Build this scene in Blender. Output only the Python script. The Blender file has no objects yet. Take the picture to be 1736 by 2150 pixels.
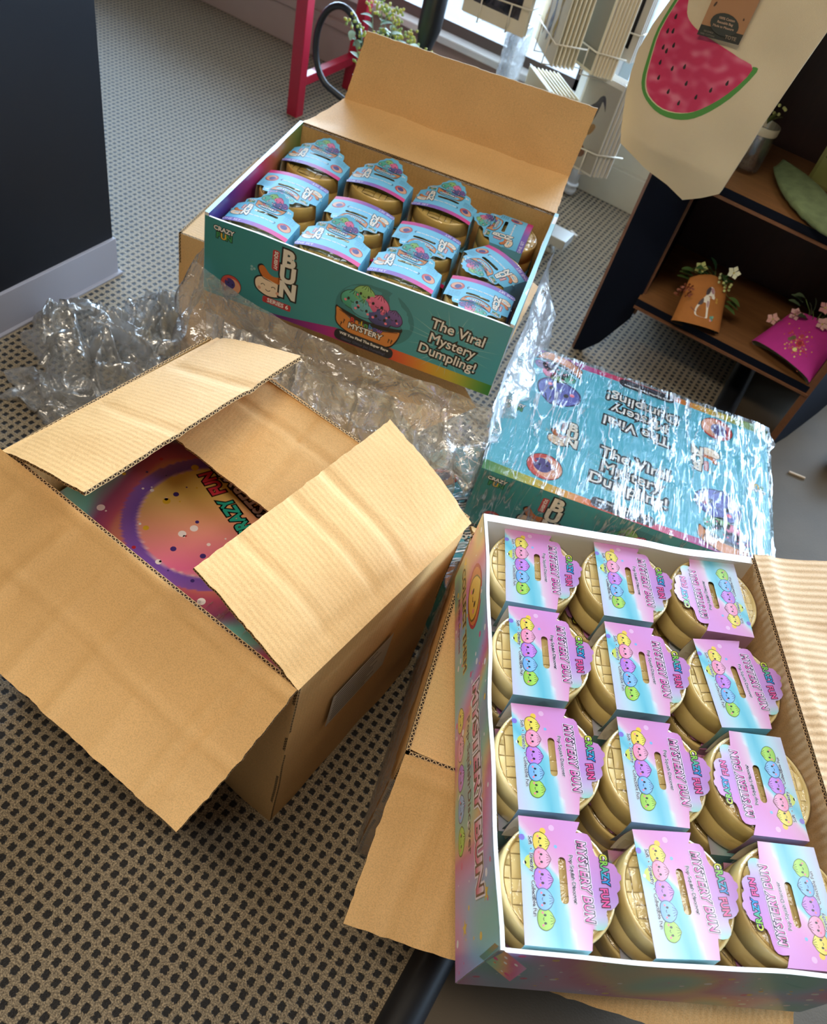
import bpy, bmesh, math, random
from mathutils import Vector, Matrix, noise
random.seed(7)
PI = math.pi
sc = bpy.context.scene
C = sc.collection

# ------------------------------------------------------------------ camera, world, light, exposure
cam_d = bpy.data.cameras.new('camera'); cam = bpy.data.objects.new('camera', cam_d); C.objects.link(cam)
cam_d.sensor_fit = 'HORIZONTAL'; cam_d.sensor_width = 36.0; cam_d.lens = 1700 / 1736 * 36
cam_d.clip_start = 0.02
Rc = ((0.83553965, 0.51149086, -0.20062551), (0.50812289, -0.58045657, 0.63630284), (0.20900869, -0.63359866, -0.74489469))
cam.matrix_world = Matrix(((Rc[0][0], -Rc[0][1], -Rc[0][2], 0), (Rc[1][0], -Rc[1][1], -Rc[1][2], 0),
                           (Rc[2][0], -Rc[2][1], -Rc[2][2], 1.3), (0, 0, 0, 1)))
# rows above are world axes in the lens frame (x right, y down, z forward)
cam_d.dof.use_dof = True; cam_d.dof.focus_distance = 1.0; cam_d.dof.aperture_fstop = 10.0
sc.camera = cam
sc.view_settings.view_transform = 'Standard'; sc.view_settings.look = 'None'
sc.view_settings.gamma = 1.0; sc.view_settings.use_curve_mapping = False
sc.view_settings.exposure = 0.0

w = bpy.data.worlds.new('world'); sc.world = w; w.use_nodes = True
nt = w.node_tree; nt.nodes.clear()
wo = nt.nodes.new('ShaderNodeOutputWorld'); bg = nt.nodes.new('ShaderNodeBackground')
tc = nt.nodes.new('ShaderNodeTexCoord'); sx = nt.nodes.new('ShaderNodeSeparateXYZ')
nt.links.new(tc.outputs['Generated'], sx.inputs[0])
my = nt.nodes.new('ShaderNodeMapRange'); my.inputs[1].default_value = 0.35; my.inputs[2].default_value = 0.65
nt.links.new(sx.outputs[1], my.inputs[0])
mz = nt.nodes.new('ShaderNodeMapRange'); mz.inputs[1].default_value = 0.54; mz.inputs[2].default_value = 0.44
nt.links.new(sx.outputs[2], mz.inputs[0])
mu = nt.nodes.new('ShaderNodeMath'); mu.operation = 'MULTIPLY'
nt.links.new(my.outputs[0], mu.inputs[0]); nt.links.new(mz.outputs[0], mu.inputs[1])
mixc = nt.nodes.new('ShaderNodeMix'); mixc.data_type = 'RGBA'
mixc.inputs[6].default_value = (0.065, 0.060, 0.053, 1); mixc.inputs[7].default_value = (13.5, 18.5, 24.5, 1)
nt.links.new(mu.outputs[0], mixc.inputs[0]); nt.links.new(mixc.outputs[2], bg.inputs[0])
bg.inputs[1].default_value = 1.0
nt.links.new(bg.outputs[0], wo.inputs[0])

def area(name, loc, target, sx_, sy_, energy, col):
    d = bpy.data.lights.new(name, 'AREA'); d.shape = 'RECTANGLE'; d.size = sx_; d.size_y = sy_; d.energy = energy; d.color = col
    o = bpy.data.objects.new(name, d); C.objects.link(o); o.location = loc
    o.rotation_euler = (Vector(target) - Vector(loc)).to_track_quat('-Z', 'Y').to_euler()
    return o
area('window_daylight', (-0.2, 2.95, 1.5), (-0.4, 0.6, 0.2), 3.6, 1.7, 44, (0.74, 0.88, 1.0))
area('ceiling_lamp', (-0.5, -0.2, 2.6), (-0.5, 0.2, 0), 1.2, 0.35, 31, (1.0, 0.86, 0.67))
area('ceiling_lamp', (0.95, 1.45, 2.6), (0.6, 1.0, 0), 0.35, 1.2, 19, (0.95, 0.98, 1.0))

# ------------------------------------------------------------------ helpers
def lin(c):
    out = []
    for v in c[:3]:
        v = v / 255.0
        out.append(v / 12.92 if v <= 0.04045 else ((v + 0.055) / 1.055) ** 2.4)
    return (out[0], out[1], out[2], 1.0)

class M:
    def __init__(s, name):
        s.m = bpy.data.materials.new(name); s.m.use_nodes = True
        s.t = s.m.node_tree; s.b = s.t.nodes['Principled BSDF']; s.out = s.t.nodes['Material Output']
    def n(s, typ, **kw):
        n = s.t.nodes.new('ShaderNode' + typ)
        for k, v in kw.items(): setattr(n, k, v)
        return n
    def l(s, a, b): s.t.links.new(a, b)
    def set(s, **kw):
        for k, v in kw.items(): s.b.inputs[k.replace('_', ' ')].default_value = v
        return s

def simple(name, rgb, rough=0.6, metallic=0.0, var=0.0, scale=30, bump=0.0, bscale=80, coat=0.0, spec=0.5):
    x = M(name); x.b.inputs['Roughness'].default_value = rough; x.b.inputs['Metallic'].default_value = metallic
    x.b.inputs['Coat Weight'].default_value = coat; x.b.inputs['Specular IOR Level'].default_value = spec
    c = lin(rgb)
    tcn = x.n('TexCoord')
    nz = x.n('TexNoise'); nz.inputs['Scale'].default_value = scale; nz.inputs['Detail'].default_value = 4
    x.l(tcn.outputs['Object'], nz.inputs['Vector'])
    mx = x.n('Mix', data_type='RGBA'); mx.inputs[6].default_value = tuple(v * (1 - var) for v in c[:3]) + (1,)
    mx.inputs[7].default_value = tuple(min(1, v * (1 + var)) for v in c[:3]) + (1,)
    x.l(nz.outputs['Fac'], mx.inputs[0]); x.l(mx.outputs[2], x.b.inputs['Base Color'])
    if bump:
        nb = x.n('TexNoise'); nb.inputs['Scale'].default_value = bscale; nb.inputs['Detail'].default_value = 5
        x.l(tcn.outputs['Object'], nb.inputs['Vector'])
        bp = x.n('Bump'); bp.inputs['Strength'].default_value = bump; bp.inputs['Distance'].default_value = 0.002
        x.l(nb.outputs['Fac'], bp.inputs['Height']); x.l(bp.outputs[0], x.b.inputs['Normal'])
    return x.m

def print_mat(name, rough=0.35, coat=0.35, spec=0.5, crumple=0.0, ink=1.0):
    x = M(name); a = x.n('Attribute', attribute_name='Col'); k = x.n('VectorMath', operation='SCALE'); k.inputs['Scale'].default_value = ink; x.l(a.outputs['Color'], k.inputs[0]); x.l(k.outputs[0], x.b.inputs['Base Color'])
    x.set(Roughness=rough, Coat_Weight=coat, Coat_Roughness=0.18, Specular_IOR_Level=spec)
    if crumple:
        tcn = x.n('TexCoord'); nz = x.n('TexNoise'); nz.inputs['Scale'].default_value = 14; nz.inputs['Detail'].default_value = 3
        x.l(tcn.outputs['Object'], nz.inputs['Vector']); bp = x.n('Bump'); bp.inputs['Strength'].default_value = crumple; bp.inputs['Distance'].default_value = 0.01
        x.l(nz.outputs['Fac'], bp.inputs['Height']); x.l(bp.outputs[0], x.b.inputs['Normal'])
    return x.m

def kraft(name, rgb, ridge=0.08, period=0.0075):
    x = M(name); x.set(Roughness=0.62, Specular_IOR_Level=0.35)
    c = lin(rgb); uv = x.n('TexCoord')
    n1 = x.n('TexNoise'); n1.inputs['Scale'].default_value = 9; n1.inputs['Detail'].default_value = 6; x.l(uv.outputs['Object'], n1.inputs['Vector'])
    n2 = x.n('TexNoise'); n2.inputs['Scale'].default_value = 650; n2.inputs['Detail'].default_value = 3; x.l(uv.outputs['Object'], n2.inputs['Vector'])
    m1 = x.n('Mix', data_type='RGBA'); m1.inputs[6].default_value = tuple(v * .86 for v in c[:3]) + (1,); m1.inputs[7].default_value = tuple(v * 1.12 for v in c[:3]) + (1,)
    x.l(n1.outputs['Fac'], m1.inputs[0])
    m2 = x.n('Mix', data_type='RGBA', blend_type='MULTIPLY'); m2.inputs[0].default_value = 0.5
    r2 = x.n('ValToRGB'); r2.color_ramp.elements[0].position = .3; r2.color_ramp.elements[1].position = .6
    r2.color_ramp.elements[0].color = (.62, .62, .62, 1); r2.color_ramp.elements[1].color = (1.05, 1.05, 1.05, 1)
    x.l(n2.outputs['Fac'], r2.inputs[0]); x.l(m1.outputs[2], m2.inputs[6]); x.l(r2.outputs[0], m2.inputs[7])
    x.l(m2.outputs[2], x.b.inputs['Base Color'])
    sp = x.n('SeparateXYZ'); x.l(uv.outputs['UV'], sp.inputs[0])
    ml = x.n('Math', operation='MULTIPLY'); ml.inputs[1].default_value = 2 * PI / period; x.l(sp.outputs[0], ml.inputs[0])
    sn = x.n('Math', operation='SINE'); x.l(ml.outputs[0], sn.inputs[0])
    b1 = x.n('Bump'); b1.inputs['Strength'].default_value = ridge; b1.inputs['Distance'].default_value = 0.0006; x.l(sn.outputs[0], b1.inputs['Height'])
    n3 = x.n('TexNoise'); n3.inputs['Scale'].default_value = 22; n3.inputs['Detail'].default_value = 3; n3.inputs['Distortion'].default_value = 1.5
    x.l(uv.outputs['Object'], n3.inputs['Vector'])
    b2 = x.n('Bump'); b2.inputs['Strength'].default_value = 0.2; b2.inputs['Distance'].default_value = 0.004
    x.l(n3.outputs['Fac'], b2.inputs['Height']); x.l(b1.outputs[0], b2.inputs['Normal']); x.l(b2.outputs[0], x.b.inputs['Normal'])
    return x.m

def flute_mat():
    x = M('corrugated_edge'); x.set(Roughness=0.8, Specular_IOR_Level=0.2)
    uv = x.n('TexCoord'); sp = x.n('SeparateXYZ'); x.l(uv.outputs['UV'], sp.inputs[0])
    d = x.n('Math', operation='DIVIDE'); d.inputs[1].default_value = 0.0075; x.l(sp.outputs[0], d.inputs[0])
    pp = x.n('Math', operation='PINGPONG'); pp.inputs[1].default_value = 0.5; x.l(d.outputs[0], pp.inputs[0])
    m2 = x.n('Math', operation='MULTIPLY'); m2.inputs[1].default_value = 2.0; x.l(pp.outputs[0], m2.inputs[0])
    sb = x.n('Math', operation='SUBTRACT'); x.l(m2.outputs[0], sb.inputs[0]); x.l(sp.outputs[1], sb.inputs[1])
    ab = x.n('Math', operation='ABSOLUTE'); x.l(sb.outputs[0], ab.inputs[0])
    lt = x.n('Math', operation='LESS_THAN'); lt.inputs[1].default_value = 0.2; x.l(ab.outputs[0], lt.inputs[0])
    c5 = x.n('Math', operation='SUBTRACT'); c5.inputs[1].default_value = 0.5; x.l(sp.outputs[1], c5.inputs[0])
    a5 = x.n('Math', operation='ABSOLUTE'); x.l(c5.outputs[0], a5.inputs[0])
    g5 = x.n('Math', operation='GREATER_THAN'); g5.inputs[1].default_value = 0.36; x.l(a5.outputs[0], g5.inputs[0])
    mx = x.n('Math', operation='MAXIMUM'); x.l(lt.outputs[0], mx.inputs[0]); x.l(g5.outputs[0], mx.inputs[1])
    mc = x.n('Mix', data_type='RGBA'); mc.inputs[6].default_value = lin((52, 34, 18)); mc.inputs[7].default_value = lin((196, 160, 112))
    x.l(mx.outputs[0], mc.inputs[0]); x.l(mc.outputs[2], x.b.inputs['Base Color'])
    return x.m

def film(name, gloss=0.14, haze=0.03, rough=0.09, bscale=40, bump=0.5, stretch=(1, 1, 1), dist=0.004, detail=4, wrinkle=0.0, wscale=30, wwidth=.03, tint=(1, 1, 1, 1), fres=0.5):
    x = M(name); x.t.nodes.remove(x.b)
    tr = x.n('BsdfTransparent'); tr.inputs[0].default_value = tint
    gl = x.n('BsdfGlossy'); gl.inputs['Roughness'].default_value = rough
    df = x.n('BsdfDiffuse'); df.inputs[0].default_value = (.85, .88, .9, 1)
    tcn = x.n('TexCoord'); mp = x.n('Mapping'); mp.inputs['Scale'].default_value = stretch
    x.l(tcn.outputs['Object'], mp.inputs[0])
    nz = x.n('TexNoise'); nz.inputs['Scale'].default_value = bscale; nz.inputs['Detail'].default_value = detail; nz.inputs['Distortion'].default_value = 0.8
    x.l(mp.outputs[0], nz.inputs['Vector'])
    sb = x.n('Math', operation='SUBTRACT'); sb.inputs[1].default_value = .5; x.l(nz.outputs['Fac'], sb.inputs[0])
    ab = x.n('Math', operation='ABSOLUTE'); x.l(sb.outputs[0], ab.inputs[0])
    bp = x.n('Bump'); bp.inputs['Strength'].default_value = bump; bp.inputs['Distance'].default_value = dist
    x.l(ab.outputs[0], bp.inputs['Height']); x.l(bp.outputs[0], gl.inputs['Normal'])
    lw = x.n('LayerWeight'); lw.inputs[0].default_value = 0.35; x.l(bp.outputs[0], lw.inputs['Normal'])
    mf = x.n('Math', operation='MULTIPLY_ADD'); mf.inputs[1].default_value = fres; mf.inputs[2].default_value = gloss; mf.use_clamp = True
    x.l(lw.outputs['Fresnel'], mf.inputs[0])
    fac = mf.outputs[0]
    if wrinkle:
        for q, (rz, st_) in enumerate(((0.0, stretch), (.5, (stretch[0] * .8, stretch[1] * 1.3, stretch[2])))):
            m3 = x.n('Mapping'); m3.inputs['Scale'].default_value = st_; m3.inputs['Rotation'].default_value = (0, 0, rz); m3.inputs['Location'].default_value = (q * 3.7, 0, 0)
            x.l(tcn.outputs['Object'], m3.inputs[0])
            nw = x.n('TexNoise'); nw.inputs['Scale'].default_value = wscale; nw.inputs['Detail'].default_value = 3; nw.inputs['Distortion'].default_value = .5; x.l(m3.outputs[0], nw.inputs['Vector'])
            s3 = x.n('Math', operation='SUBTRACT'); s3.inputs[1].default_value = .5; x.l(nw.outputs['Fac'], s3.inputs[0])
            a3 = x.n('Math', operation='ABSOLUTE'); x.l(s3.outputs[0], a3.inputs[0])
            r3 = x.n('MapRange'); r3.inputs[1].default_value = wwidth; r3.inputs[2].default_value = 0; r3.inputs[3].default_value = 0; r3.inputs[4].default_value = wrinkle; x.l(a3.outputs[0], r3.inputs[0])
            nm = x.n('TexNoise'); nm.inputs['Scale'].default_value = 7; nm.inputs['Detail'].default_value = 2; x.l(m3.outputs[0] if q else tcn.outputs['Object'], nm.inputs['Vector'])
            rm = x.n('MapRange'); rm.inputs[1].default_value = .42; rm.inputs[2].default_value = .6; x.l(nm.outputs['Fac'], rm.inputs[0])
            mm = x.n('Math', operation='MULTIPLY'); x.l(r3.outputs[0], mm.inputs[0]); x.l(rm.outputs[0], mm.inputs[1])
            ad = x.n('Math', operation='ADD', use_clamp=True); x.l(fac, ad.inputs[0]); x.l(mm.outputs[0], ad.inputs[1]); fac = ad.outputs[0]
        rr = x.n('MapRange'); rr.inputs[1].default_value = .15; rr.inputs[2].default_value = .6; rr.inputs[3].default_value = rough; rr.inputs[4].default_value = .38
        x.l(fac, rr.inputs[0]); x.l(rr.outputs[0], gl.inputs['Roughness'])
    m1 = x.n('MixShader'); m1.inputs[0].default_value = haze; x.l(tr.outputs[0], m1.inputs[1]); x.l(df.outputs[0], m1.inputs[2])
    m2 = x.n('MixShader'); x.l(fac, m2.inputs[0]); x.l(m1.outputs[0], m2.inputs[1]); x.l(gl.outputs[0], m2.inputs[2])
    x.l(m2.outputs[0], x.out.inputs[0])
    return x.m

def wood(name, rgb, rough=0.55, scale=(1, 12, 12)):
    x = M(name); x.set(Roughness=rough)
    tcn = x.n('TexCoord'); mp = x.n('Mapping'); mp.inputs['Scale'].default_value = scale; x.l(tcn.outputs['Object'], mp.inputs[0])
    nz = x.n('TexNoise'); nz.inputs['Scale'].default_value = 6; nz.inputs['Detail'].default_value = 8; nz.inputs['Distortion'].default_value = 1.2
    x.l(mp.outputs[0], nz.inputs['Vector'])
    c = lin(rgb); mx = x.n('Mix', data_type='RGBA'); mx.inputs[6].default_value = tuple(v * .55 for v in c[:3]) + (1,); mx.inputs[7].default_value = tuple(v * 1.3 for v in c[:3]) + (1,)
    x.l(nz.outputs['Fac'], mx.inputs[0]); x.l(mx.outputs[2], x.b.inputs['Base Color'])
    return x.m

KR = kraft('kraft_cardboard', (226, 180, 118)); KRD = kraft('kraft_cardboard_inside', (212, 168, 106), ridge=0.2)
KRI = kraft('kraft_corrugated_inside', (208, 172, 128), ridge=0.5, period=0.0105)
FL = flute_mat()
PR = print_mat('printed_card', rough=.27, coat=0, spec=.55, ink=.62); PRM = print_mat('printed_card_matt', rough=.5, coat=0, spec=.35, ink=.72); PRB = print_mat('printed_carton', rough=0.32, coat=0.3, crumple=0.06, ink=.85)
WH = simple('white_card', (235, 232, 228), 0.5)
FILM = film('stretch_film', gloss=0.12, haze=0.17, rough=0.12, bscale=26, bump=0.9, dist=0.012, wrinkle=.45, wscale=16, wwidth=.025)
FILMB = film('stretch_film_streaked', gloss=0.02, haze=0.01, rough=0.10, bscale=20, bump=0.8, stretch=(6, .7, 1), dist=0.010, fres=0.2, wrinkle=.75, wscale=9, wwidth=.035)
FILMH = film('stretch_film_heap', gloss=0.20, haze=0.24, rough=0.16, bscale=14, bump=0.8, dist=0.012, wrinkle=.5, wscale=10, wwidth=.02)
FILMT = film('shrink_film', gloss=0.03, haze=0.0, rough=0.06, bscale=30, bump=0.7, dist=0.004, fres=0.25)

def thing(name, label, cat, loc=(0, 0, 0), rotz=0, group=None):
    o = bpy.data.objects.new(name, None); C.objects.link(o); o.empty_display_size = .05
    o.location = loc; o.rotation_euler = (0, 0, rotz); o['label'] = label; o['category'] = cat
    if group: o['group'] = group
    return o
def tag(o, label, cat, group=None, kind=None):
    o['label'] = label; o['category'] = cat
    if group: o['group'] = group
    if kind: o['kind'] = kind
    return o
def dup(root, loc, rot, label, group=None):
    r = root.copy(); C.objects.link(r); r.location = loc; r.rotation_euler = rot; r['label'] = label
    if group: r['group'] = group
    for ch in list(root.children):
        c = ch.copy(); C.objects.link(c); c.parent = r
        for g in ch.children:
            d = g.copy(); C.objects.link(d); d.parent = c
    return r

class MB:
    def __init__(s): s.v = []; s.f = []; s.mi = []; s.c = []; s.uv = {}; s.sm = []
    def add(s, vs, fs, mi=0, col=(1, 1, 1, 1), smooth=False, uvs=None):
        o = len(s.v); s.v += [tuple(p) for p in vs]
        s.c += list(col) if (isinstance(col, list)) else [col] * len(vs)
        for k, f in enumerate(fs):
            if uvs: s.uv[len(s.f)] = uvs[k]
            s.f.append(tuple(o + i for i in f)); s.mi.append(mi); s.sm.append(smooth)
        return s
    def box(s, x0, y0, z0, x1, y1, z1, mi=0, col=(1, 1, 1, 1)):
        v = [(x, y, z) for z in (z0, z1) for y in (y0, y1) for x in (x0, x1)]
        return s.add(v, [(0, 2, 3, 1), (4, 5, 7, 6), (0, 1, 5, 4), (2, 6, 7, 3), (0, 4, 6, 2), (1, 3, 7, 5)], mi, col)
    def obox(s, a, b, w_, h_, up=(0, 0, 1), mi=0, col=(1, 1, 1, 1)):
        a = Vector(a); b = Vector(b); d = (b - a).normalized(); u = Vector(up)
        sd = d.cross(u).normalized(); u = sd.cross(d).normalized()
        v = [p + sd * i * w_ / 2 + u * j * h_ / 2 for p in (a, b) for j in (-1, 1) for i in (-1, 1)]
        return s.add(v, [(0, 1, 3, 2), (4, 6, 7, 5), (0, 4, 5, 1), (2, 3, 7, 6), (0, 2, 6, 4), (1, 5, 7, 3)], mi, col)
    def lathe(s, prof, n=48, mi=0, col=(1, 1, 1, 1), cx=0, cy=0, cap=True):
        vs = []; fs = []
        for r, z in prof:
            for i in range(n):
                a = 2 * PI * i / n; vs.append((cx + r * math.cos(a), cy + r * math.sin(a), z))
        for k in range(len(prof) - 1):
            for i in range(n):
                j = (i + 1) % n; fs.append((k * n + i, k * n + j, (k + 1) * n + j, (k + 1) * n + i))
        if cap: fs.append(tuple(range(n - 1, -1, -1))); fs.append(tuple((len(prof) - 1) * n + i for i in range(n)))
        return s.add(vs, fs, mi, col, True)
    def tube(s, pts, r, n=8, mi=0, col=(1, 1, 1, 1), closed=False):
        pts = [Vector(p) for p in pts]; vs = []; fs = []; N = len(pts); rr = r if isinstance(r, list) else [r] * N
        up = Vector((0, 0, 1)); 
        for i, p in enumerate(pts):
            if closed: d = pts[(i + 1) % N] - pts[i - 1]
            else: d = pts[min(i + 1, N - 1)] - pts[max(i - 1, 0)]
            d.normalize(); a = d.cross(up)
            if a.length < 1e-3: a = d.cross(Vector((1, 0, 0)))
            a.normalize(); b = d.cross(a); 
            up = -b if b.dot(up) < 0 else b
            a = d.cross(up).normalized(); b = a.cross(d).normalized(); up = b
            for k in range(n):
                t = 2 * PI * k / n; vs.append(p + (a * math.cos(t) + b * math.sin(t)) * rr[i])
        for i in range(N if closed else N - 1):
            for k in range(n):
                j = (i + 1) % N; fs.append((i * n + k, i * n + (k + 1) % n, j * n + (k + 1) % n, j * n + k))
        if not closed: fs.append(tuple(range(n - 1, -1, -1))); fs.append(tuple((N - 1) * n + k for k in range(n)))
        return s.add(vs, fs, mi, col, True)
    def ball(s, c, r, mi=0, col=(1, 1, 1, 1), n=10, sc=(1, 1, 1)):
        vs = []; fs = []; m = n // 2
        for i in range(m + 1):
            t = PI * i / m
            for j in range(n):
                a = 2 * PI * j / n; vs.append((c[0] + r * sc[0] * math.sin(t) * math.cos(a), c[1] + r * sc[1] * math.sin(t) * math.sin(a), c[2] + r * sc[2] * math.cos(t)))
        for i in range(m):
            for j in range(n): fs.append((i * n + j, (i + 1) * n + j, (i + 1) * n + (j + 1) % n, i * n + (j + 1) % n))
        return s.add(vs, fs, mi, col, True)
    def build(s, name, mats, parent=None, bevel=0, loc=None, rotz=0):
        me = bpy.data.meshes.new(name); me.from_pydata(s.v, [], s.f)
        mats = mats if isinstance(mats, list) else [mats]
        for m in mats: me.materials.append(m)
        me.polygons.foreach_set('material_index', s.mi); me.polygons.foreach_set('use_smooth', s.sm)
        ca = me.color_attributes.new('Col', 'FLOAT_COLOR', 'POINT')
        ca.data.foreach_set('color', [x for c in s.c for x in (c[0], c[1], c[2], 1.0)])
        if s.uv:
            uvl = me.uv_layers.new(name='UVMap')
            for pi, p in enumerate(me.polygons):
                if pi in s.uv:
                    for k, li in enumerate(p.loop_indices): uvl.data[li].uv = s.uv[pi][k]
        me.validate(); me.update()
        o = bpy.data.objects.new(name, me); C.objects.link(o)
        if parent: o.parent = parent
        if loc: o.location = loc
        if rotz: o.rotation_euler = (0, 0, rotz)
        if bevel:
            b = o.modifiers.new('bevel', 'BEVEL'); b.width = bevel; b.segments = 2; b.limit_method = 'ANGLE'
        return o

# ------------------------------------------------------------------ printed artwork (flat shapes in mm, laid on a face by a mapping)
def _curve_mesh(cu, cuts=None):
    o = bpy.data.objects.new('tmp', cu); C.objects.link(o)
    dg = bpy.context.evaluated_depsgraph_get(); me = bpy.data.meshes.new_from_object(o.evaluated_get(dg))
    if cuts:
        bm = bmesh.new(); bm.from_mesh(me); (x0, y0, x1, y1), st = cuts
        for ax, a, b in ((0, x0, x1), (1, y0, y1)):
            k = a + st
            while k < b - 1e-6:
                co = [0, 0, 0]; co[ax] = k; no = [0, 0, 0]; no[ax] = 1
                bmesh.ops.bisect_plane(bm, geom=bm.verts[:] + bm.edges[:] + bm.faces[:], plane_co=co, plane_no=no, dist=1e-5)
                k += st
        bm.to_mesh(me); bm.free()
    vs = [(v.co.x, v.co.y) for v in me.vertices]; fs = [tuple(p.vertices) for p in me.polygons]
    # keep every face looking up
    out = []
    for f in fs:
        ar = sum(vs[f[i]][0] * vs[f[(i + 1) % len(f)]][1] - vs[f[(i + 1) % len(f)]][0] * vs[f[i]][1] for i in range(len(f)))
        out.append(f if ar > 0 else tuple(reversed(f)))
    C.objects.unlink(o); bpy.data.objects.remove(o); bpy.data.curves.remove(cu); bpy.data.meshes.remove(me)
    return vs, out
_tc = {}
def text_poly(s, size, off, shear=0.0, space=1.0):
    key = (s, round(size, 2), round(off, 3), shear, space)
    if key not in _tc:
        cu = bpy.data.curves.new('t', 'FONT'); cu.body = s; cu.size = size; cu.offset = off; cu.shear = shear; cu.space_character = space
        cu.align_x = 'CENTER'; cu.align_y = 'CENTER'; cu.resolution_u = 2 if size < 20 else 3
        _tc[key] = _curve_mesh(cu)
    return _tc[key]
def shape_poly(loops, step=None):
    cu = bpy.data.curves.new('p', 'CURVE'); cu.dimensions = '2D'; cu.fill_mode = 'BOTH'
    for lp in loops:
        sp = cu.splines.new('POLY'); sp.points.add(len(lp) - 1)
        for i, p in enumerate(lp): sp.points[i].co = (p[0], p[1], 0, 1)
        sp.use_cyclic_u = True
    cuts = None
    if step:
        xs = [p[0] for p in loops[0]]; ys = [p[1] for p in loops[0]]; cuts = ((min(xs), min(ys), max(xs), max(ys)), step)
    return _curve_mesh(cu, cuts)
def ell(cx, cy, rx, ry=None, rot=0, n=20, a0=0, a1=2 * PI):
    ry = rx if ry is None else ry; cr, sr = math.cos(rot), math.sin(rot); out = []
    full = abs(a1 - a0 - 2 * PI) < 1e-6
    for i in range(n if full else n + 1):
        a = a0 + (a1 - a0) * i / n; x, y = rx * math.cos(a), ry * math.sin(a); out.append((cx + x * cr - y * sr, cy + x * sr + y * cr))
    return out
def rrect(cx, cy, w_, h_, r, rot=0):
    pts = []
    for sx_, sy_, a in ((1, 1, 0), (-1, 1, PI / 2), (-1, -1, PI), (1, -1, 1.5 * PI)):
        for k in range(5):
            t = a + k * PI / 8; pts.append((sx_ * (w_ / 2 - r) + r * math.cos(t), sy_ * (h_ / 2 - r) + r * math.sin(t)))
    c, s_ = math.cos(rot), math.sin(rot)
    return [(cx + x * c - y * s_, cy + x * s_ + y * c) for x, y in pts]
def smooth_loop(p, n=4):
    out = []; N = len(p)
    for i in range(N):
        p0, p1, p2, p3 = p[i - 1], p[i], p[(i + 1) % N], p[(i + 2) % N]
        for k in range(n):
            t = k / n
            out.append(tuple(0.5 * (2 * p1[j] + (p2[j] - p0[j]) * t + (2 * p0[j] - 5 * p1[j] + 4 * p2[j] - p3[j]) * t * t + (3 * p1[j] - p0[j] - 3 * p2[j] + p3[j]) * t ** 3) for j in (0, 1)))
    return out
def mixc3(a, b, t):
    t = max(0, min(1, t)); return tuple(a[i] + (b[i] - a[i]) * t for i in range(3))
def ramp(stops, t):
    for (a, ca), (b, cb) in zip(stops, stops[1:]):
        if t <= b: return mixc3(ca, cb, (t - a) / (b - a))
    return stops[-1][1]

class Art:
    def __init__(s): s.it = []
    def _put(s, vs, fs, L, col):
        if callable(col): cs = [lin(col(x, y)) for x, y in vs]
        else: cs = [lin(col)] * len(vs)
        s.it.append((vs, fs, L, cs))
    def poly(s, loop, col, L=1): s._put(list(loop), [tuple(range(len(loop)))] if _area(loop) > 0 else [tuple(reversed(range(len(loop))))], L, col)
    def fill(s, loops, col, L=0, step=None):
        vs, fs = shape_poly(loops, step); s._put(vs, fs, L, col)
    def circ(s, cx, cy, r, col, L=1, ry=None, rot=0, n=20): s.poly(ell(cx, cy, r, ry, rot, n), col, L)
    def line(s, pts, w_, col, L=1):
        for a, b in zip(pts, pts[1:]):
            dx, dy = b[0] - a[0], b[1] - a[1]; l = math.hypot(dx, dy) or 1; nx, ny = -dy / l * w_ / 2, dx / l * w_ / 2
            s.poly([(a[0] + nx, a[1] + ny), (a[0] - nx, a[1] - ny), (b[0] - nx, b[1] - ny), (b[0] + nx, b[1] + ny)], col, L)
    def arc(s, cx, cy, r, a0, a1, w_, col, L=1, n=6): s.line([(cx + r * math.cos(a0 + (a1 - a0) * i / n), cy + r * math.sin(a0 + (a1 - a0) * i / n)) for i in range(n + 1)], w_, col, L)
    def text(s, t, x, y, size, col, L=3, bold=0.0, outs=(), rot=0, shear=0.0, space=1.0, sx=1.0, letters=None):
        c, sn = math.cos(rot), math.sin(rot)
        todo = [(k, off, oc, 0, 0) for k, (off, oc) in enumerate(outs)]; K = len(todo)
        if bold > 0 and 'M' in t:      # the font's M folds over itself when thickened: thicken it by overlapping strokes instead
            b = bold * .8; todo += [(K + .18 * j, 0, col, ox * b, oy * b) for j, (ox, oy) in enumerate(((-1, 0), (1, 0), (0, -1), (0, 1), (0, 0)))]
        else: todo.append((K, bold, col, 0, 0))
        for k, off, oc, ox, oy in todo:
            vs, fs = text_poly(t, size, off, shear, space)
            vs = [(vx + ox, vy + oy) for vx, vy in vs]
            tv = [(x + vx * sx * c - vy * sn, y + vx * sx * sn + vy * c) for vx, vy in vs]
            if k >= K and letters: s.it.append((tv, fs, L + k, [lin(letters(vx * sx, vy)) for vx, vy in vs]))
            else: s.it.append((tv, fs, L + k, [lin(oc)] * len(tv)))
    def lay(s, mb, fn, mi=0, dz=0.00005):
        for vs, fs, L, cs in s.it:
            mb.add([fn(x * .001, y * .001, L * dz) for x, y in vs], fs, mi, cs)
    def sub(s, other, x, y, sc_=1.0, rot=0, L=0):
        c, sn = math.cos(rot) * sc_, math.sin(rot) * sc_
        for vs, fs, l, cs in other.it: s.it.append(([(x + a * c - b * sn, y + a * sn + b * c) for a, b in vs], fs, l + L, cs))
def _area(l): return sum(l[i][0] * l[(i + 1) % len(l)][1] - l[(i + 1) % len(l)][0] * l[i][1] for i in range(len(l)))

def plane_fn(o, ex, ey):
    o, ex, ey = Vector(o), Vector(ex), Vector(ey); n = ex.cross(ey).normalized()
    return lambda x, y, h: o + ex * x + ey * y + n * (h + .0003)

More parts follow.
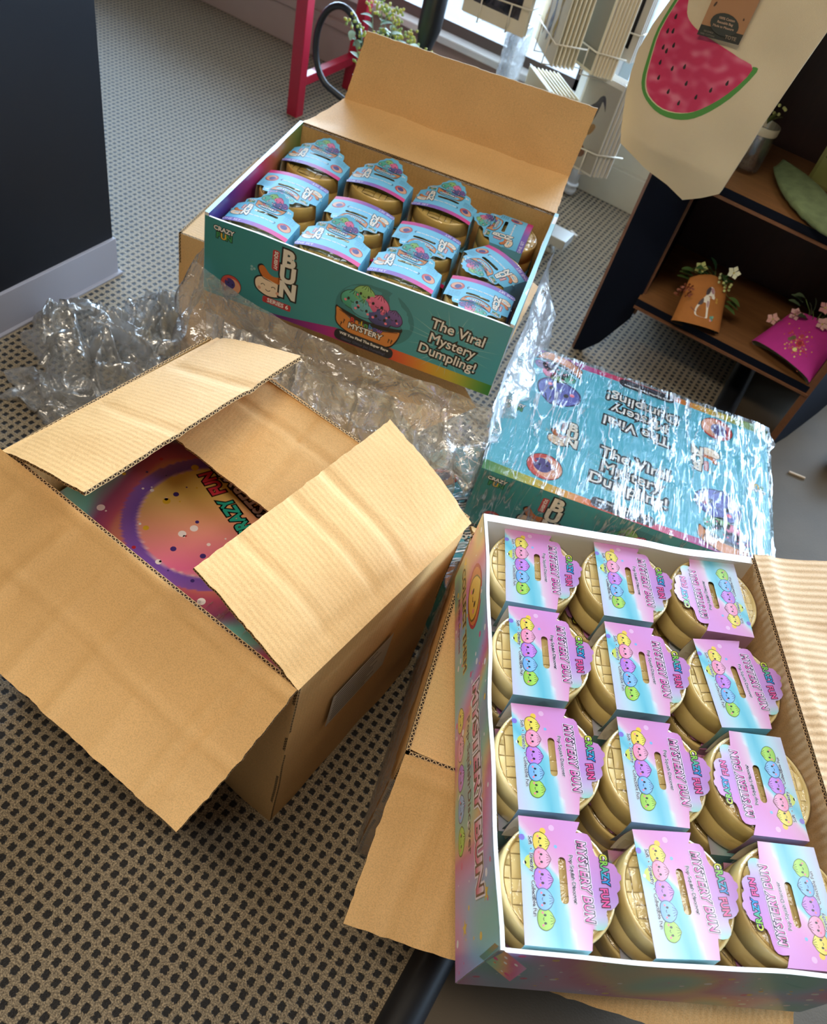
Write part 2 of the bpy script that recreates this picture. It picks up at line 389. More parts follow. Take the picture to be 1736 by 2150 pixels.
# --- small motifs
BK = (24, 22, 26); WT = (244, 240, 234)
def m_dumpling(col, dark=None, r=10, face=True, pleats=True):
    a = Art(); dk = tuple(int(v * .55) for v in col)
    base = smooth_loop([(-r, -.1 * r), (-.75 * r, -.7 * r), (0, -.9 * r), (.75 * r, -.7 * r), (r, -.1 * r), (.72 * r, .46 * r), (.3 * r, .74 * r), (0, .88 * r), (-.3 * r, .74 * r), (-.72 * r, .46 * r)])
    a.poly([(x * 1.09, y * 1.09) for x, y in base], dk, 0); a.poly(base, lambda x, y: mixc3(col, tuple(min(255, v + 40) for v in col), (y / r + .9) / 2), 1)
    if pleats:
        for k in (-.45, -.15, .15, .45): a.line([(k * r, .42 * r), (k * r * .4, .85 * r)], r * .06, dk, 2)
    if face:
        for sx_ in (-1, 1): a.circ(sx_ * .38 * r, -.12 * r, r * .12, BK, 2, r * .16, n=8); a.circ(sx_ * .58 * r, -.36 * r, r * .12, (255, 130, 150), 2, n=8)
        a.arc(0, -.18 * r, r * .14, PI * 1.1, PI * 1.9, r * .06, BK, 2, 4)
    return a
def m_logo():      # two-line lettering logo
    a = Art()
    a.text('CRAZY', 0, 8, 12, WT, 2, .45, [(1.6, BK)], rot=-.05)
    for k, (ch, c) in enumerate((('F', (60, 150, 90)), ('U', (232, 190, 60)), ('N', (60, 150, 90)))):
        a.text(ch, -10.5 + k * 10.5, -5, 16, c, 2, .7, [(1.9, BK)])
    return a
def m_bun():       # vertical word with a pill and a smiling bun in a cap
    a = Art()
    for k, (ch, x) in enumerate((('B', 0), ('U', 1), ('N', 4))): a.text(ch, 20 + x, 40 - k * 38, 52, (235, 228, 212), 5, 2.6, [(6.4, BK)], sx=.98)
    a.poly(rrect(-8, 28, 16, 48, 5), (186, 60, 60), 1); a.text('SQUISHY', -8, 28, 10.5, WT, 2, .35, rot=PI / 2 * -1)
    face = smooth_loop([(-50, -36), (-44, -54), (-18, -64), (8, -56), (16, -40), (4, -24), (-22, -20), (-42, -24)])
    a.poly([( -17 + (x + 17) * 1.1, -42 + (y + 42) * 1.14) for x, y in face], BK, 3); a.poly(face, (246, 222, 190), 4)
    hat = smooth_loop([(-44, -2), (-34, 6), (-20, -8), (-8, -12), (6, -10), (4, -26), (-16, -24), (-34, -20)])
    a.poly([(-18 + (x + 18) * 1.14, -9 + (y + 9) * 1.2) for x, y in hat], BK, 4); a.poly(hat, (208, 116, 44), 5)
    for sx_ in (-32, -8): a.arc(sx_, -42, 4.5, .25, PI - .25, 1.5, BK, 6)
    a.arc(-20, -46, 6, PI * 1.15, PI * 1.85, 1.5, BK, 6)
    a.circ(-40, -50, 4, (226, 170, 140), 5); a.circ(2, -50, 4, (226, 170, 140), 5)
    for k in range(3): a.circ(-58 + 4 * math.cos(k * 2.1), -10 + 4 * math.sin(k * 2.1), 3, (150, 190, 190), 1)
    return a
def m_basket(text=True):
    a = Art()
    o = (214, 134, 62)
    for x, y, r, c in ((-14, 46, 22, (126, 178, 96)), (-36, 26, 24, (62, 158, 128)), (14, 34, 24, (214, 92, 136)), (-14, 14, 23, (84, 160, 170)), (48, 16, 20, (92, 62, 130)), (24, 8, 24, (58, 58, 118))):
        a.sub(m_dumpling(c, r=r), x, y, 1, -.15)
    a.fill([smooth_loop([(-66, 2), (-64, -10), (0, -22), (66, -14), (70, 0), (62, -6), (0, -13), (-60, -2)])], BK, 6)
    bowl = smooth_loop([(-64, -3), (-65, -18), (-60, -40), (-34, -53), (10, -59), (48, -55), (63, -36), (68, -14), (62, -13), (36, -22), (0, -26), (-34, -21)], 4)
    a.fill([[(x * 1.04, -22 + (y + 22) * 1.08) for x, y in bowl]], BK, 6); a.fill([bowl], o, 7)
    a.line([(-60, -8), (-30, -19), (0, -24), (34, -23), (64, -14)], 2.2, (120, 62, 30), 8)
    if text:
        for k, (ch, c) in enumerate(zip('Rainbow', ((214, 60, 60), (232, 140, 50), (230, 200, 60), (80, 170, 90), (60, 140, 200), (70, 90, 180), (150, 90, 180)))):
            a.text(ch, -30 + k * 9.6, -22 - k * .4, 16, c, 9, .5, [(1.5, BK)])
        a.text('MYSTERY', -1, -38, 17.5, WT, 11, .7, [(1.9, BK)], rot=-.03)
    for x in (-52, -47, 50, 56): a.text('?', x, -24 - (x % 3) * 8, 14, BK, 9, .4)
    return a
def m_donut():
    a = Art(); a.circ(0, 0, 20, BK, 0); a.circ(0, 0, 19, (206, 76, 66), 1); a.circ(3, -2, 15.5, (232, 166, 128), 2); a.circ(-2, 2, 10, (72, 60, 130), 3, 11)
    a.circ(-5, 3, 1.5, BK, 4, n=8); a.circ(3, 1, 1.5, BK, 4, n=8); a.circ(-8, 8, 2, (200, 60, 80), 4, n=8); return a
def m_viral(sz=27):
    a = Art()
    for t, x, y in (('The Viral', 4, sz * 1.12), ('Mystery', 0, 0), ('Dumpling!', -2, -sz * 1.05)):
        a.text(t, x, y, sz * 1.08, (236, 230, 220), 3, .22 + sz * .006, [(sz * .13, BK)], rot=-.035, sx=.93)
    return a
def m_rays(r0, r1, n=22):
    a = Art()
    for k in range(n):
        t = 2 * PI * k / n + random.uniform(-.08, .08); q = random.uniform(.75, 1); c, s_ = math.cos(t), math.sin(t); w_ = .7
        a.poly([(r0 * c - w_ * s_, r0 * s_ + w_ * c), (r0 * c + w_ * s_, r0 * s_ - w_ * c), (r1 * q * c, r1 * q * s_ * .8)], (150, 196, 196), 1)
    return a
def m_pill(w_, h_, txt, sz, second=None):
    a = Art(); a.poly(rrect(0, 0, w_, h_, h_ * .42), (36, 38, 48), 1)
    if second: a.text(txt, 0, h_ * .2, sz, WT, 2, .25); a.text(second, 0, -h_ * .24, sz * .95, (88, 92, 120), 2, .1)
    else: a.text(txt, 0, 0, sz, WT, 2, .25)
    return a
RB = [(0, (96, 40, 120)), (.25, (170, 40, 130)), (.42, (216, 60, 90)), (.58, (220, 90, 50)), (.72, (220, 160, 50)), (.84, (190, 180, 60)), (1, (50, 130, 60))]
TEAL = (64, 150, 160)
def art_front_blue():
    a = Art(); W_, H_ = 550, 150
    a.fill([[(0, 0), (W_, 0), (W_, H_), (0, H_)]], lambda x, y: mixc3((58, 142, 142), (70, 160, 172), x / 550), 0, 30)
    st = [(130, 0)] + [(130 + 420 * i / 24, 0) for i in range(1, 25)] + [(130 + 420 * i / 24, 4 + 20 * min(1, i / 7.) ** 1.2) for i in range(24, -1, -1)]
    a.fill([st], lambda x, y: ramp(RB, (x - 130) / 420), 1, 15)
    a.sub(m_logo(), 35, 126, .95, 0, 2)
    a.sub(m_bun(), 138, 90, .82, 0, 2)
    a.poly(rrect(140, 28, 54, 13, 3, -.03), (190, 56, 60), 3); a.text('SERIES 6', 142, 28, 11.5, WT, 4, .3, rot=-.03)
    a.sub(m_donut(), 52, 32, 1.0, 0, 2)
    a.circ(318, 78, 72, (50, 128, 134), 1, 58, n=36)
    a.sub(m_basket(), 308, 72, .88, 0, 2)
    a.sub(m_pill(112, 23, 'Will You Find The Super Rare', 7.6, 'Galaxy Glitter Jiat Dumpling?'), 309, 13, 1, -.02, 20)
    a.sub(m_rays(30, 92), 458, 72, 1, 0, 1)
    a.sub(m_viral(26), 462, 74, 1, 0, 3)
    return a
def art_top_blue():
    a = Art(); W_, H_ = 540, 410
    a.fill([[(0, 0), (W_, 0), (W_, H_), (0, H_)]], (88, 186, 208), 0, 60)
    half = Art()
    st = [(0, 0)] + [(540 * i / 24, 0) for i in range(1, 25)] + [(540 * i / 24, 26 - 10 * math.sin(i / 24 * 3)) for i in range(24, -1, -1)]
    half.fill([st], lambda x, y: ramp(RB, 1 - x / 540), 1, 15)
    half.sub(m_donut(), 108, 60, 1.75, .4, 2)
    half.sub(m_bun(), 132, 170, .62, 0, 2)
    half.sub(m_logo(), 25, 199, .95, 0, 2)
    half.sub(m_viral(37), 269, 114, 1, 0, 3); half.sub(m_rays(50, 130, 30), 269, 114, 1, 0, 1)
    half.sub(m_dumpling((72, 80, 168), r=44, pleats=True), 441, 126, 1, -.3, 2)
    half.sub(m_basket(False), 452, 46, .72, -.2, 2)
    half.sub(m_pill(120, 26, 'Will You Find The Super Rare', 8, 'Galaxy Glitter'), 262, 16, 1, 0, 20)
    a.sub(half, 0, 0); a.sub(half, 540, 410, 1, PI)
    return a
def pastel(x, y, s=1.0, ph=0.0):
    """pastel swirl used on the carton and the lower boxes (print colours)"""
    v = noise.noise(Vector((x * .009 * s + ph, y * .009 * s, 1.3))) + .5 * math.sin((x + y * .6) * .018 * s + ph)
    return ramp([(-.8, (120, 200, 190)), (-.45, (150, 190, 220)), (-.1, (214, 150, 200)), (.2, (222, 112, 160)), (.45, (236, 190, 130)), (.8, (140, 206, 180)), (1.2, (150, 120, 190))], v)
def art_pastel(W_, H_, step=12, s=1.0, ph=0, dots=60):
    a = Art(); a.fill([[(0, 0), (W_, 0), (W_, H_), (0, H_)]], lambda x, y: pastel(x, y, s, ph), 0, step)
    for k in range(dots):
        r = random.choice((1.2, 1.8, 2.6, 4)); a.circ(random.uniform(6, W_ - 6), random.uniform(6, H_ - 6), r, random.choice(((244, 240, 240), (244, 200, 80), (230, 90, 150), (255, 250, 250))), 1, n=10)
    return a
CH = ((246, 206, 72), (250, 150, 180), (190, 120, 214), (120, 176, 232), (156, 204, 70))
def m_mystery(size=11, L=4):
    a = Art()
    grad = lambda x, y: ramp([(0, (238, 50, 150)), (.55, (246, 140, 204)), (1, (255, 246, 255))], (y / size + .38) / .8)
    a.text('MYSTERY BUN', 0, 0, size, WT, L, .34, [(1.5 * size / 11, (250, 236, 246)), (.95 * size / 11, (40, 24, 60))], shear=.16, sx=.80, space=1.14, letters=grad)
    return a
def m_crazyfun(size=8, L=4):
    a = Art()
    cg = lambda x, y: ramp([(0, (250, 226, 60)), (.3, (140, 206, 70)), (.65, (60, 180, 210)), (1, (40, 140, 220))], x / (size * 3.2) + .5)
    a.text('CRAZY', -size * 1.35, size * .25, size * 1.1, WT, L, .35, [(1.1, (30, 22, 50))], sx=.84, space=1.1, letters=cg, rot=-.02)
    a.text('FUN', size * 1.5, -size * .12, size * 1.1, (250, 90, 160), L, .35, [(1.1, (30, 22, 50))], sx=.84, space=1.1)
    return a
def bgpink(x, y):
    if y > 30 + x * .05: return ramp([(-30, (226, 150, 212)), (10, (206, 152, 220)), (30, (214, 196, 226)), (42, (160, 224, 200)), (60, (226, 226, 200))], x)
    e = -39 + (x + 50) * .82 if x < 2 else 3.6 + (x - 2) * .13
    if y < e:
        d = e - y; return ramp([(0, (236, 240, 244)), (3, (150, 214, 226)), (14, (108, 196, 214)), (22, (150, 216, 226)), (34, (196, 222, 228)), (50, (214, 206, 228))], d)
    d = y - e; 
    return ramp([(0, (238, 208, 220)), (8, (236, 168, 206)), (26, (232, 150, 206)), (50, (228, 152, 214))], d * (1 if x < 10 else .55))
def card_outline(tab):
    return [(-59, -39), (59, -39), (59, 26)] + tab[::-1] + [(-59, 26)]
def px_pink(X, Y): return (-59 + 118 * (Y - 10 - .13 * (X - 230)) / 1905.0, -39 + (X - 230) * .0737)
def art_card_pink():
    a = Art()
    tab = [px_pink(*p) for p in ((1040, 295), (1130, 296), (1200, 320), (1240, 380), (1256, 470), (1262, 580), (1285, 660), (1345, 712), (1400, 718), (1445, 770), (1520, 810), (1555, 880), (1560, 930), (1598, 985), (1598, 1040), (1565, 1080), (1572, 1150), (1560, 1200), (1518, 1240), (1528, 1310), (1525, 1380), (1480, 1440), (1420, 1478), (1360, 1480), (1348, 1530), (1360, 1620), (1345, 1700), (1290, 1750), (1220, 1755), (1150, 1735))]
    slot = rrect(-1, 3.4, 43, 8, 3.95, 0)[::-1]
    a.fill([card_outline(tab), slot], bgpink, 0, 4)
    a.sub(m_mystery(13), -3, 25.5, 1, .03, 0)
    a.sub(m_crazyfun(9.2), -2, 44, 1, .03, 0)
    a.text('Pop·Squish·Discover', -3, 13.6, 5.6, (60, 40, 70), 3, .12, [(.5, (246, 226, 238))], rot=.03, sx=.98)
    a.text('Soft  •  Stretchy  •  Collectible Fun', -3, -27.5, 5.4, (50, 50, 70), 3, .1, [(.45, (240, 246, 250))], rot=.01, sx=.98)
    a.circ(-15, -28, 7, (214, 222, 90), 1)
    for k, (c, x) in enumerate(zip(CH, (-35, -19.5, -.5, 18, 35.5))):
        a.sub(m_dumpling(c, r=9.4), x, -16.5, 1 if k != 2 else 1.1, 0, 1 + (k % 2) * 3)
    for x, y, r, c in ((-46, -14.5, 3.2, (250, 206, 70)), (-50, -5, 3, (244, 190, 226)), (-32, -2, 1.7, (130, 190, 236)), (-38, -36.5, 3, (140, 120, 214)), (-14, -35, 1.8, (240, 246, 246))): a.circ(x, y, r, c, 1)
    return a
def art_card_blue():
    a = Art()
    tab = [(-48, 31), (-49, 40), (-45, 44), (-33, 47), (-27, 52), (-26, 60), (-20, 64), (-17, 70), (-10, 72), (-5, 76), (2, 74), (7, 75), (12, 69), (19, 68), (22, 60), (25, 57), (27, 48), (38, 46), (41, 38), (42, 30), (50, 27)]
    a.fill([card_outline(tab), rrect(1, 11, 44, 7, 3.4)[::-1]], lambda x, y: mixc3((104, 190, 226), (120, 204, 236), (x + 59) / 118), 0, 5)
    a.fill([[(-59, -39), (59, -39), (59, -27), (-59, -27)]], lambda x, y: ramp([(-59, (112, 100, 190)), (-10, (130, 70, 170)), (20, (200, 50, 150)), (59, (236, 46, 130))], x), 1, 6)
    a.text('ONE SET', -44, -33, 8.5, (230, 220, 240), 3, .1)
    a.sub(m_basket(), -1, 42, .40, -.03, 2)
    b = m_bun(); a.sub(b, -40, 6, .34, 0, 1); a.sub(m_logo(), -39, 37, .42, 0, 1)
    a.sub(m_pill(54, 7.5, 'What Color Will You Get?', 4.2), -2, -6, 1, 0, 2)
    a.sub(m_donut(), 42, -6, .62, 0, 2)
    a.text('3+', 33, 38, 7, WT, 3, .3)
    for k in range(4): a.text('Contents may vary', 42, 25 - k * 4.2, 2.8, (60, 110, 150), 2, .05)
    return a

# ------------------------------------------------------------------ setting
def floor_mat():
    x = M('carpet_dotted'); x.set(Roughness=0.62, Specular_IOR_Level=0.5)
    x.b.inputs['Sheen Weight'].default_value = 0.22; x.b.inputs['Sheen Roughness'].default_value = 0.4; x.b.inputs['Sheen Tint'].default_value = (.75, .87, 1, 1)
    g = x.n('NewGeometry')
    nzw = x.n('TexNoise'); nzw.inputs['Scale'].default_value = 220; nzw.inputs['Detail'].default_value = 2; x.l(g.outputs['Position'], nzw.inputs['Vector'])
    # world position in units of the 18 mm pattern, wobbling a little with the yarn
    mp = x.n('Vector Math'.replace(' ', ''), operation='SCALE') if False else x.n('VectorMath', operation='SCALE')
    mp.inputs['Scale'].default_value = 1 / .0178; x.l(g.outputs['Position'], mp.inputs[0])
    wv = x.n('VectorMath', operation='SCALE'); wv.inputs['Scale'].default_value = 0.34; 
    sbv = x.n('VectorMath', operation='SUBTRACT'); sbv.inputs[1].default_value = (.5, .5, .5); x.l(nzw.outputs['Color'], sbv.inputs[0]); x.l(sbv.outputs[0], wv.inputs[0])
    av = x.n('VectorMath', operation='ADD'); x.l(mp.outputs[0], av.inputs[0]); x.l(wv.outputs[0], av.inputs[1])
    fr = x.n('VectorMath', operation='FRACTION'); x.l(av.outputs[0], fr.inputs[0])
    s2 = x.n('VectorMath', operation='SUBTRACT'); s2.inputs[1].default_value = (.5, .5, .5); x.l(fr.outputs[0], s2.inputs[0])
    sp = x.n('SeparateXYZ'); x.l(s2.outputs[0], sp.inputs[0])
    ax = x.n('Math', operation='ABSOLUTE'); x.l(sp.outputs[0], ax.inputs[0]); ay = x.n('Math', operation='ABSOLUTE'); x.l(sp.outputs[1], ay.inputs[0])
    # four small tufts meeting in a cross: (|x|-.13)^2+(|y|-.13)^2
    px_ = x.n('Math', operation='SUBTRACT'); px_.inputs[1].default_value = .1; x.l(ax.outputs[0], px_.inputs[0])
    py_ = x.n('Math', operation='SUBTRACT'); py_.inputs[1].default_value = .13; x.l(ay.outputs[0], py_.inputs[0])
    p2 = x.n('Math', operation='MULTIPLY'); x.l(px_.outputs[0], p2.inputs[0]); x.l(px_.outputs[0], p2.inputs[1])
    q2 = x.n('Math', operation='MULTIPLY'); x.l(py_.outputs[0], q2.inputs[0]); x.l(py_.outputs[0], q2.inputs[1])
    sm = x.n('Math', operation='ADD'); x.l(p2.outputs[0], sm.inputs[0]); x.l(q2.outputs[0], sm.inputs[1])
    mr = x.n('MapRange'); mr.inputs[1].default_value = .020; mr.inputs[2].default_value = .042; x.l(sm.outputs[0], mr.inputs[0])
    fleck = x.n('TexNoise'); fleck.inputs['Scale'].default_value = 420; fleck.inputs['Detail'].default_value = 3; x.l(g.outputs['Position'], fleck.inputs['Vector'])
    cr = x.n('ValToRGB'); e = cr.color_ramp.elements; e[0].position = .3; e[0].color = lin((84, 70, 54)); e[1].position = .72; e[1].color = lin((206, 184, 150))
    m_ = cr.color_ramp.elements.new(.5); m_.color = lin((142, 128, 104)); x.l(fleck.outputs['Fac'], cr.inputs[0])
    mx = x.n('Mix', data_type='RGBA'); mx.inputs[6].default_value = lin((24, 21, 21)); x.l(cr.outputs[0], mx.inputs[7]); x.l(mr.outputs[0], mx.inputs[0])
    x.l(mx.outputs[2], x.b.inputs['Base Color'])
    bp = x.n('Bump'); bp.inputs['Strength'].default_value = .8; bp.inputs['Distance'].default_value = .004
    ad = x.n('Math', operation='MULTIPLY_ADD'); ad.inputs[1].default_value = .5; x.l(fleck.outputs['Fac'], ad.inputs[0]); x.l(mr.outputs[0], ad.inputs[2])
    x.l(ad.outputs[0], bp.inputs['Height']); x.l(bp.outputs[0], x.b.inputs['Normal'])
    return x.m
CARP = floor_mat()
CONC = simple('brown_grey_vinyl', (92, 79, 62), 0.6, spec=.3, var=.35, scale=6, bump=.15, bscale=300)
def struct(name, mb, mats, parent=None, bevel=0):
    o = mb.build(name, mats, parent, bevel)
    if not parent: o['kind'] = 'structure'
    return o
EX = 0.122   # edge of the carpet
mb = MB(); mb.box(-4.5, -1.6, -.05, EX, 2.86, 0, 0); mb.box(EX, -1.6, -.05, 2.6, 2.86, -.004, 1); struct('floor', mb, [CARP, CONC])
mb = MB()
prof = [(-.030, 0.0), (-.026, .008), (-.014, .014), (0, .017), (.014, .014), (.026, .006), (.030, -.004)]
vs = [(EX + a, y, z) for y in (-1.6, 2.83) for a, z in prof]; n_ = len(prof)
mb.add(vs, [(i, i + 1, n_ + i + 1, n_ + i) for i in range(n_ - 1)], 0, smooth=True)
struct('trim_1', mb, simple('black_rubber', (34, 36, 40), .32, spec=.6))
PINKW = simple('wall_paint_pinkish', (176, 158, 152), .7, var=.12, scale=5, bump=.1)
BEIGE = simple('stone_beige', (186, 178, 158), .75, var=.12, scale=7, bump=.2)
WHP = simple('white_paint', (222, 226, 228), .45, var=.05, scale=12)
WV = 2.84
mb = MB(); mb.box(-4.5, WV, 0, 2.6, WV + .12, .25); mb.box(-4.5, WV, 2.2, 2.6, WV + .12, 2.7)
struct('wall_front', mb, PINKW)
mb = MB(); mb.box(-1.0, WV - .004, 0, 2.6, WV, .25); mb.box(-1.0, WV - .03, 0, 2.6, WV - .004, .12); struct('wall_front_lower_panel', mb, BEIGE, bevel=.004)
bpy.data.objects['wall_front_lower_panel'].name = 'trim_2'
mb = MB(); mb.box(-4.5, WV - .02, 0.13, -1.0, WV, .16); mb.box(-4.5, WV - .012, 0, -1.0, WV, .13); struct('baseboard_front', mb, PINKW, bevel=.003)
# ledge under the glass, dark metal rail, frames and panes
mb = MB(); mb.box(-4.5, WV - .045, .25, 2.6, WV + .10, .275); struct('trim_3', mb, WHP, bevel=.004)
DKM = simple('dark_bronze_metal', (92, 80, 74), .5)
ALU = simple('grey_aluminium', (176, 190, 196), .35, metallic=.2)
for k, (a, b) in enumerate(((-4.4, -2.7), (-2.66, -.80), (-.70, 1.0), (1.06, 2.6))):
    t = bpy.data.objects.new('window_%d' % (k + 1), None); C.objects.link(t); t['kind'] = 'structure'; t.location = (a, WV, .275)
    f = MB(); f.box(0, .01, 0, b - a, .05, .035); f.box(0, .01, 1.88, b - a, .05, 1.925); f.box(0, .01, 0, .035, .05, 1.925); f.box(b - a - .035, .01, 0, b - a, .05, 1.925)
    f.build('window_frame', DKM if k < 2 else ALU, t)
    p = MB(); p.box(.03, .026, .03, b - a - .03, .032, 1.9); p.build('pane', film('window_glass_%d' % k, gloss=.03, haze=0, rough=.02, bump=0, fres=.2), t)
mb = MB(); mb.box(-.80, WV - .0, .275, -.70, WV + .1, 2.2); mb.box(-2.70, WV, .275, -2.66, WV + .1, 2.2); mb.box(1.0, WV, .275, 1.06, WV + .1, 2.2); struct('trim_4', mb, WHP, bevel=.003)
# pavement outside, seen bright through the glass
mb = MB(); mb.box(-6, WV + .12, -.12, 5, 9, -.05); struct('trim_5', mb, simple('outdoor_paving', (200, 202, 204), .8, var=.1, scale=2))

# ------------------------------------------------------------------ cardboard
def panel(mb, P0, P1, P2, P3, t=.005, bow=0.0, nu=30, nv=16, creases=(), cross=(), rag=.0012, seed=0, nz=.0016, mi_top=0, mi_bot=0, mi_edge=1, warp=0.0):
    """P0,P1 hinge edge, P3 beyond P0, P2 beyond P1; surface faces P01 x P03"""
    P0, P1, P2, P3 = map(Vector, (P0, P1, P2, P3)); n = (P1 - P0).cross(P3 - P0).normalized()
    lu = (P1 - P0).length; lv = (P3 - P0).length; top = []; bot = []
    for j in range(nv + 1):
        v = j / nv
        for i in range(nu + 1):
            u = i / nu; p = (P0 * (1 - u) + P1 * u) * (1 - v) + (P3 * (1 - u) + P2 * u) * v
            h = bow * math.sin(PI * v) + warp * (u - .5) * v + nz * noise.noise(Vector((u * lu * 14 + seed, v * lv * 14, seed * 3.1))) * min(1, v * 6)
            for cu_, dep, wd in creases: h -= dep * math.exp(-((u - cu_ + .012 * math.sin(v * 5 + seed)) * lu / wd) ** 2) * min(1, v * 5)
            for cv, dep, wd in cross: h -= dep * math.exp(-((v - cv + .03 * math.sin(u * 7 + seed)) * lv / wd) ** 2)
            if j == nv: p = p + (P3 - P0).normalized() * rag * noise.noise(Vector((u * lu * 260, seed, 0))) * 2
            if i in (0, nu): p = p + (P1 - P0).normalized() * rag * noise.noise(Vector((v * lv * 260, seed + 5 * i, 2))) * 2
            top.append(p + n * h); bot.append(p + n * (h - t))
    N = nu + 1; K = len(top); fs = []; uvs = []; fb = []; uvb = []
    for j in range(nv):
        for i in range(nu):
            q = (j * N + i, j * N + i + 1, (j + 1) * N + i + 1, (j + 1) * N + i)
            uq = [((k % N) / nu * lu, (k // N) / nv * lv) for k in q]
            fs.append(q); uvs.append(uq); fb.append(tuple(reversed(q))); uvb.append(uq[::-1])
    mb.add(top, fs, mi_top, smooth=True, uvs=uvs); mb.add(bot, fb, mi_bot, smooth=True, uvs=uvb)
    ed = []
    for j in (0, nv): ed.append([j * N + i for i in range(N)])
    for i in (0, nu): ed.append([j * N + i for j in range(nv + 1)])
    for q, e in enumerate(ed):
        L_ = lu if q < 2 else lv; m = len(e) - 1; vs = [top[i] for i in e] + [bot[i] for i in e]; f = []; uu = []
        for k in range(m):
            a = (k, k + 1, m + 1 + k + 1, m + 1 + k); f.append(a if q in (1, 2) else a[::-1])
            uq = [(k / m * L_, 1), ((k + 1) / m * L_, 1), ((k + 1) / m * L_, 0), (k / m * L_, 0)]; uu.append(uq if q in (1, 2) else uq[::-1])
        mb.add(vs, f, mi_edge, uvs=uu)
def carton_walls(L_, W_, H_, t=.005, mats=(0, 0), bottom=True, lip=0.0, seed=0):
    mb = MB()
    def wall(a, b):      # vertical wall a->b, outside to the right of travel
        panel(mb, (a[0], a[1], H_), (b[0], b[1], H_), (b[0], b[1], 0), (a[0], a[1], 0), t=-t, nu=24, nv=14, seed=seed + a[0] * 7 + a[1] * 3, rag=0, nz=.003, mi_top=mats[0], mi_bot=mats[1])
    wall((0, 0), (L_, 0)); wall((L_, 0), (L_, W_)); wall((L_, W_), (0, W_)); wall((0, W_), (0, 0))
    if bottom: mb.box(t, t, 0.0, L_ - t, W_ - t, t)
    return mb

R = math.radians
# --- big shipping carton, front left
LY = -4.7
big = thing('shipping_carton', 'large open brown cardboard carton at the left with four flaps, pastel printed box inside', 'cardboard box', (-.713, .454, 0), R(LY))
def wl(p, o=(-.713, .454, 0), yaw=LY):
    c, s_ = math.cos(R(yaw)), math.sin(R(yaw)); x, y = p[0] - o[0], p[1] - o[1]; return (x * c + y * s_, -x * s_ + y * c, p[2] - o[2])
H1 = .438
bigb = carton_walls(.52, .375, H1, mats=(0, 2), seed=1).build('carton_body', [KR, FL, KRD], big)
def flap(root, fn, a, b, c, d, **kw):
    mb = MB(); mt = kw.pop('mats', [KR, FL]); panel(mb, fn(a), fn(b), fn(c), fn(d), **kw); return mb.build('flap', mt, root)
flap(big, wl, (-.672, .835, H1), (-.713, .454, H1), (-.544, .436, .497), (-.511, .832, .502), t=.006, bow=.004, creases=((.28, .003, .008), (.62, .002, .006)), cross=((.07, .002, .004),), seed=2, warp=.004, nu=50, nv=26)
flap(big, wl, (-.195, .411, H1), (-.156, .776, H1), (-.333, .811, .500), (-.371, .434, .500), t=.006, bow=.006, creases=((.2, .002, .006), (.45, .0025, .006), (.62, .0035, .006)), cross=((.12, .0025, .005), (.07, .002, .003)), seed=3, nu=50, nv=26)
flap(big, wl, (-.160, .778, H1), (-.668, .832, H1), (-.640, .655, .398), (-.205, .608, .398), t=.006, bow=-.004, creases=((.4, .003, .006), (.55, .004, .005), (.7, .002, .006)), cross=((.35, .002, .005),), seed=4, nu=50, nv=26)
flap(big, wl, (-.713, .454, H1), (-.195, .411, H1), (-.216, .232, .356), (-.742, .272, .352), t=.006, bow=.010, creases=((.12, .0036, .008), (.3, .0050, .010), (.46, .0032, .007), (.6, .005, .009), (.74, .003, .007), (.88, .005, .005), (.93, .0042, .004)), cross=((.05, .003, .003), (.55, .002, .004)), seed=5, nu=70, nv=30)
# pasted shipping label on the right wall
mb = MB(); a = Art(); a.poly([(0, 0), (140, 0), (140, 95), (0, 95)], (226, 222, 210), 0)
for k in range(9): a.line([(8, 86 - k * 9.6), (random.uniform(90, 132), 86 - k * 9.6)], 3.2, (90, 88, 84), 1)
a.lay(mb, plane_fn((.5235, .09, .20), (0, 1, 0), (0, 0, 1))); lb = mb.build('shipping_label', PRM, bigb); lb['label'] = 'white paper label with lines of print'

# --- pastel display box inside the big carton
def closed_box(name, label, cat, loc, rotz, L_, W_, H_, arts, filmmat=None, group=None):
    t = thing(name, label, cat, loc, rotz, group)
    mb = MB(); mb.box(0, 0, 0, L_, W_, H_, 1)
    for a, fn in arts: a.lay(mb, fn)
    mb.build('carton_body', [PRB, simple('teal_card', (60, 140, 140), .4)], t)
    return t
def skin(L_, W_, H_, off=.003, amp=.002, n=60, seed=0, sides=True, freq=16):
    """loose film shell over a box: top and sides as one wavy sheet"""
    mb = MB(); e = off
    def grid(fn, nu, nv):
        vs = [fn(i / nu, j / nv) for j in range(nv + 1) for i in range(nu + 1)]; N = nu + 1
        mb.add(vs, [(j * N + i, j * N + i + 1, (j + 1) * N + i + 1, (j + 1) * N + i) for j in range(nv) for i in range(nu)], 0, smooth=True)
    def w_(p, nrm):
        f = noise.fractal(Vector(p) * freq + Vector((seed, 0, 0)), .8, 2.2, 3); ed = amp * abs(f)
        return Vector(p) + Vector(nrm) * ed
    grid(lambda u, v: w_((-e + u * (L_ + 2 * e), -e + v * (W_ + 2 * e), H_ + e), (0, 0, 1)), n, int(n * .75))
    if sides:
        grid(lambda u, v: w_((-e + u * (L_ + 2 * e), -e, (H_ + e) * v), (0, -1, 0)), n, 14)
        grid(lambda u, v: w_((L_ + e - u * (L_ + 2 * e), W_ + e, (H_ + e) * v), (0, 1, 0)), n, 14)
        grid(lambda u, v: w_((-e, W_ + e - u * (W_ + 2 * e), (H_ + e) * v), (-1, 0, 0)), n, 14)
        grid(lambda u, v: w_((L_ + e, -e + u * (W_ + 2 * e), (H_ + e) * v), (1, 0, 0)), n, 14)
    return mb
a = art_pastel(490, 345, 8, .9, 0, 120)
